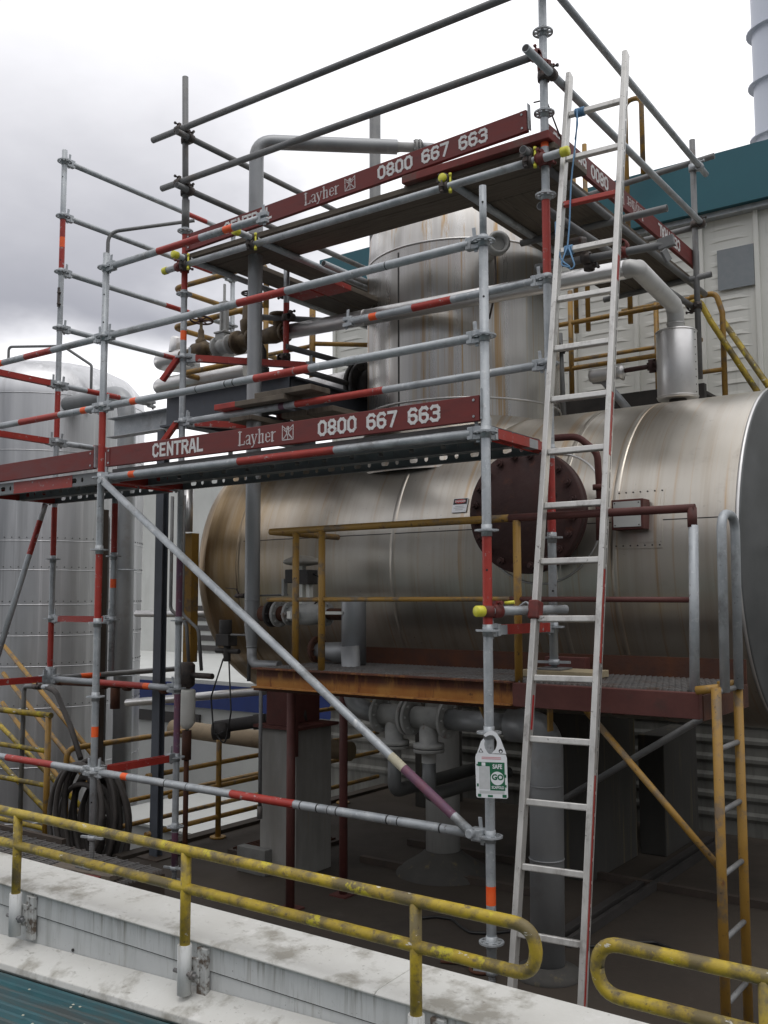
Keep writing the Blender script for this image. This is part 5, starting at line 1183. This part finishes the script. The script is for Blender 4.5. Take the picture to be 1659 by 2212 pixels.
# scaffold tag
tg = thing('safety_tag', (.062,-.062,1.12), 'white and green hanging scaffold safety tag hooked on the right front standard', 'tag')
tu = V((.92,.39,0)).normalized(); tw_ = V((-.02,.0,1)).normalized(); tn_ = tu.cross(tw_); 
if tn_.y > 0: tn_ = -tn_
t0 = V((.066,-.092,1.106))
P = lambda x, y, h=0: t0+tu*x*1.05+tw_*y*1.05+tn_*h
outer = [(-.070,.0),(.070,.0),(.076,.006),(.076,.190),(.070,.208),(.040,.285),(.018,.302),(-.004,.302),(-.020,.294),(-.026,.284)]
left = [(-.020,.276),(-.012,.284),(.004,.290),(.018,.286),(.030,.272),(.036,.248),(.036,.235),(.026,.214),(.008,.205),(-.010,.210),(-.022,.226),(-.026,.246),(-.030,.262),(-.044,.262)]
poly = outer + left[0:] + [(-.070,.205),(-.076,.190),(-.076,.006)]
m = MB(); 
# body as plate plus hook strip to keep the outline simple
m.prism([(-.070,.0),(.070,.0),(.076,.006),(.076,.190),(.071,.206),(.062,.2065),(-.062,.2065),(-.071,.206),(-.076,.190),(-.076,.006)], P(0,0), tu, tw_, tn_*.003)
L_ = [(-.0705,.200),(-.046,.266),(-.034,.279),(-.028,.268),(-.031,.252),(-.028,.232),(-.019,.216),(-.002,.200)]
m.prism(L_[::-1], P(0,0,.0003), tu, tw_, tn_*.003)
arc = [(.0705,.200),(.046,.266),(.030,.292),(.010,.303),(-.010,.299),(-.024,.288),(-.032,.281),(-.022,.273),(-.008,.281),(.008,.283),(.020,.276),(.029,.256),(.029,.238),(.022,.220),(.004,.200)]
# triangulated strip between outer and inner arcs
oa = arc[:7]; ia = arc[7:][::-1]
vs = []; N = 7
def samp(pl, n):
    ls = [0]
    for p, q in zip(pl, pl[1:]): ls.append(ls[-1]+math.dist(p, q))
    out = []
    for i in range(n):
        t = ls[-1]*i/(n-1); j = max(k for k in range(len(ls)) if ls[k] <= t+1e-9); j = min(j, len(pl)-2); f = (t-ls[j])/(ls[j+1]-ls[j]); out.append((pl[j][0]+(pl[j+1][0]-pl[j][0])*f, pl[j][1]+(pl[j+1][1]-pl[j][1])*f))
    return out
so_, si_ = samp(oa, 16), samp(ia, 16)
for h in (.0003, .0034):
    for i in range(16): vs += [P(*so_[i], h), P(*si_[i], h)]
fs = []
for i in range(15):
    a = 2*i; fs += [[a,a+1,a+3,a+2],[32+a,32+a+2,32+a+3,32+a+1],[a,a+2,32+a+2,32+a],[a+1,32+a+1,32+a+3,a+3]]
m.add(vs, fs); build(m, 'tag_plate', tagw, tg)
m = MB()
def pr2(x0, y0, x1, y1, h=.0036, mm=0): m.prism([(x0,y0),(x1,y0),(x1,y1),(x0,y1)], P(0,0,.0031), tu, tw_, tn_*(h-.003), mm)
pr2(-.008,.036,.064,.168); pr2(-.064,.148,-.0082,.168); 
for x0, y0, x1, y1 in ((-.068,.004,-.052,.018),(-.020,.004,.004,.014),(.050,.004,.070,.018),(-.071,.052,-.063,.066),(.0642,.098,.071,.112),(.0642,.052,.071,.064),(-.071,.150,-.0645,.158)): pr2(x0,y0,x1,y1)
build(m, 'green_print', tagg, tg)
m = MB(); pr2(-.060,.040,-.010,.145, .0034); pr2(-.060,.020,.060,.034,.0034)
build(m, 'note_panel', tagp, tg)
m = MB(); n = 28; m.prism([(.028+.032*math.cos(2*PI*i/n), .093+.032*math.sin(2*PI*i/n)) for i in range(n)], P(0,0,.0038), tu, tw_, tn_*.0006)
pr2(.016,.1685,.060,.174,.0036); pr2(-.046,.150,-.028,.166,.0042)
build(m, 'white_print', tagw, tg)
m = MB(); font_text(m, 'GO', P(.028,.093), tu, tw_, tn_, .036, .045, .0050); build(m, 'go_word', tagg, tg)
m = MB(); font_text(m, 'SAFE', P(.028,.1405), tu, tw_, tn_, .029, .03, .0044, sx=.75); font_text(m, 'SCAFFOLD', P(.028,.0475), tu, tw_, tn_, .018, .03, .0044, sx=.68); build(m, 'white_words', tagw, tg)
m = MB()
m.prism([(-.060,.213),(-.036,.213),(-.048,.234)], P(0,0,.0031), tu, tw_, tn_*.0006); m.prism([(.048+.010*math.cos(2*PI*i/16), .222+.010*math.sin(2*PI*i/16)) for i in range(16)], P(0,0,.0031), tu, tw_, tn_*.0006)
build(m, 'black_symbol', tagk, tg)
m = MB(); m.prism([(-.055,.2155),(-.041,.2155),(-.048,.228)], P(0,0,.0038), tu, tw_, tn_*.0006); m.prism([(.048+.005*math.cos(2*PI*i/12), .2195+.005*math.sin(2*PI*i/12)) for i in range(12)], P(0,0,.0038), tu, tw_, tn_*.0006); build(m, 'symbol_inset', tagw, tg)
m = MB()
for y in (.182,.189): pr2(-.045,y,.048,y+.004,.0036)
build(m, 'pink_print', tagr, tg)
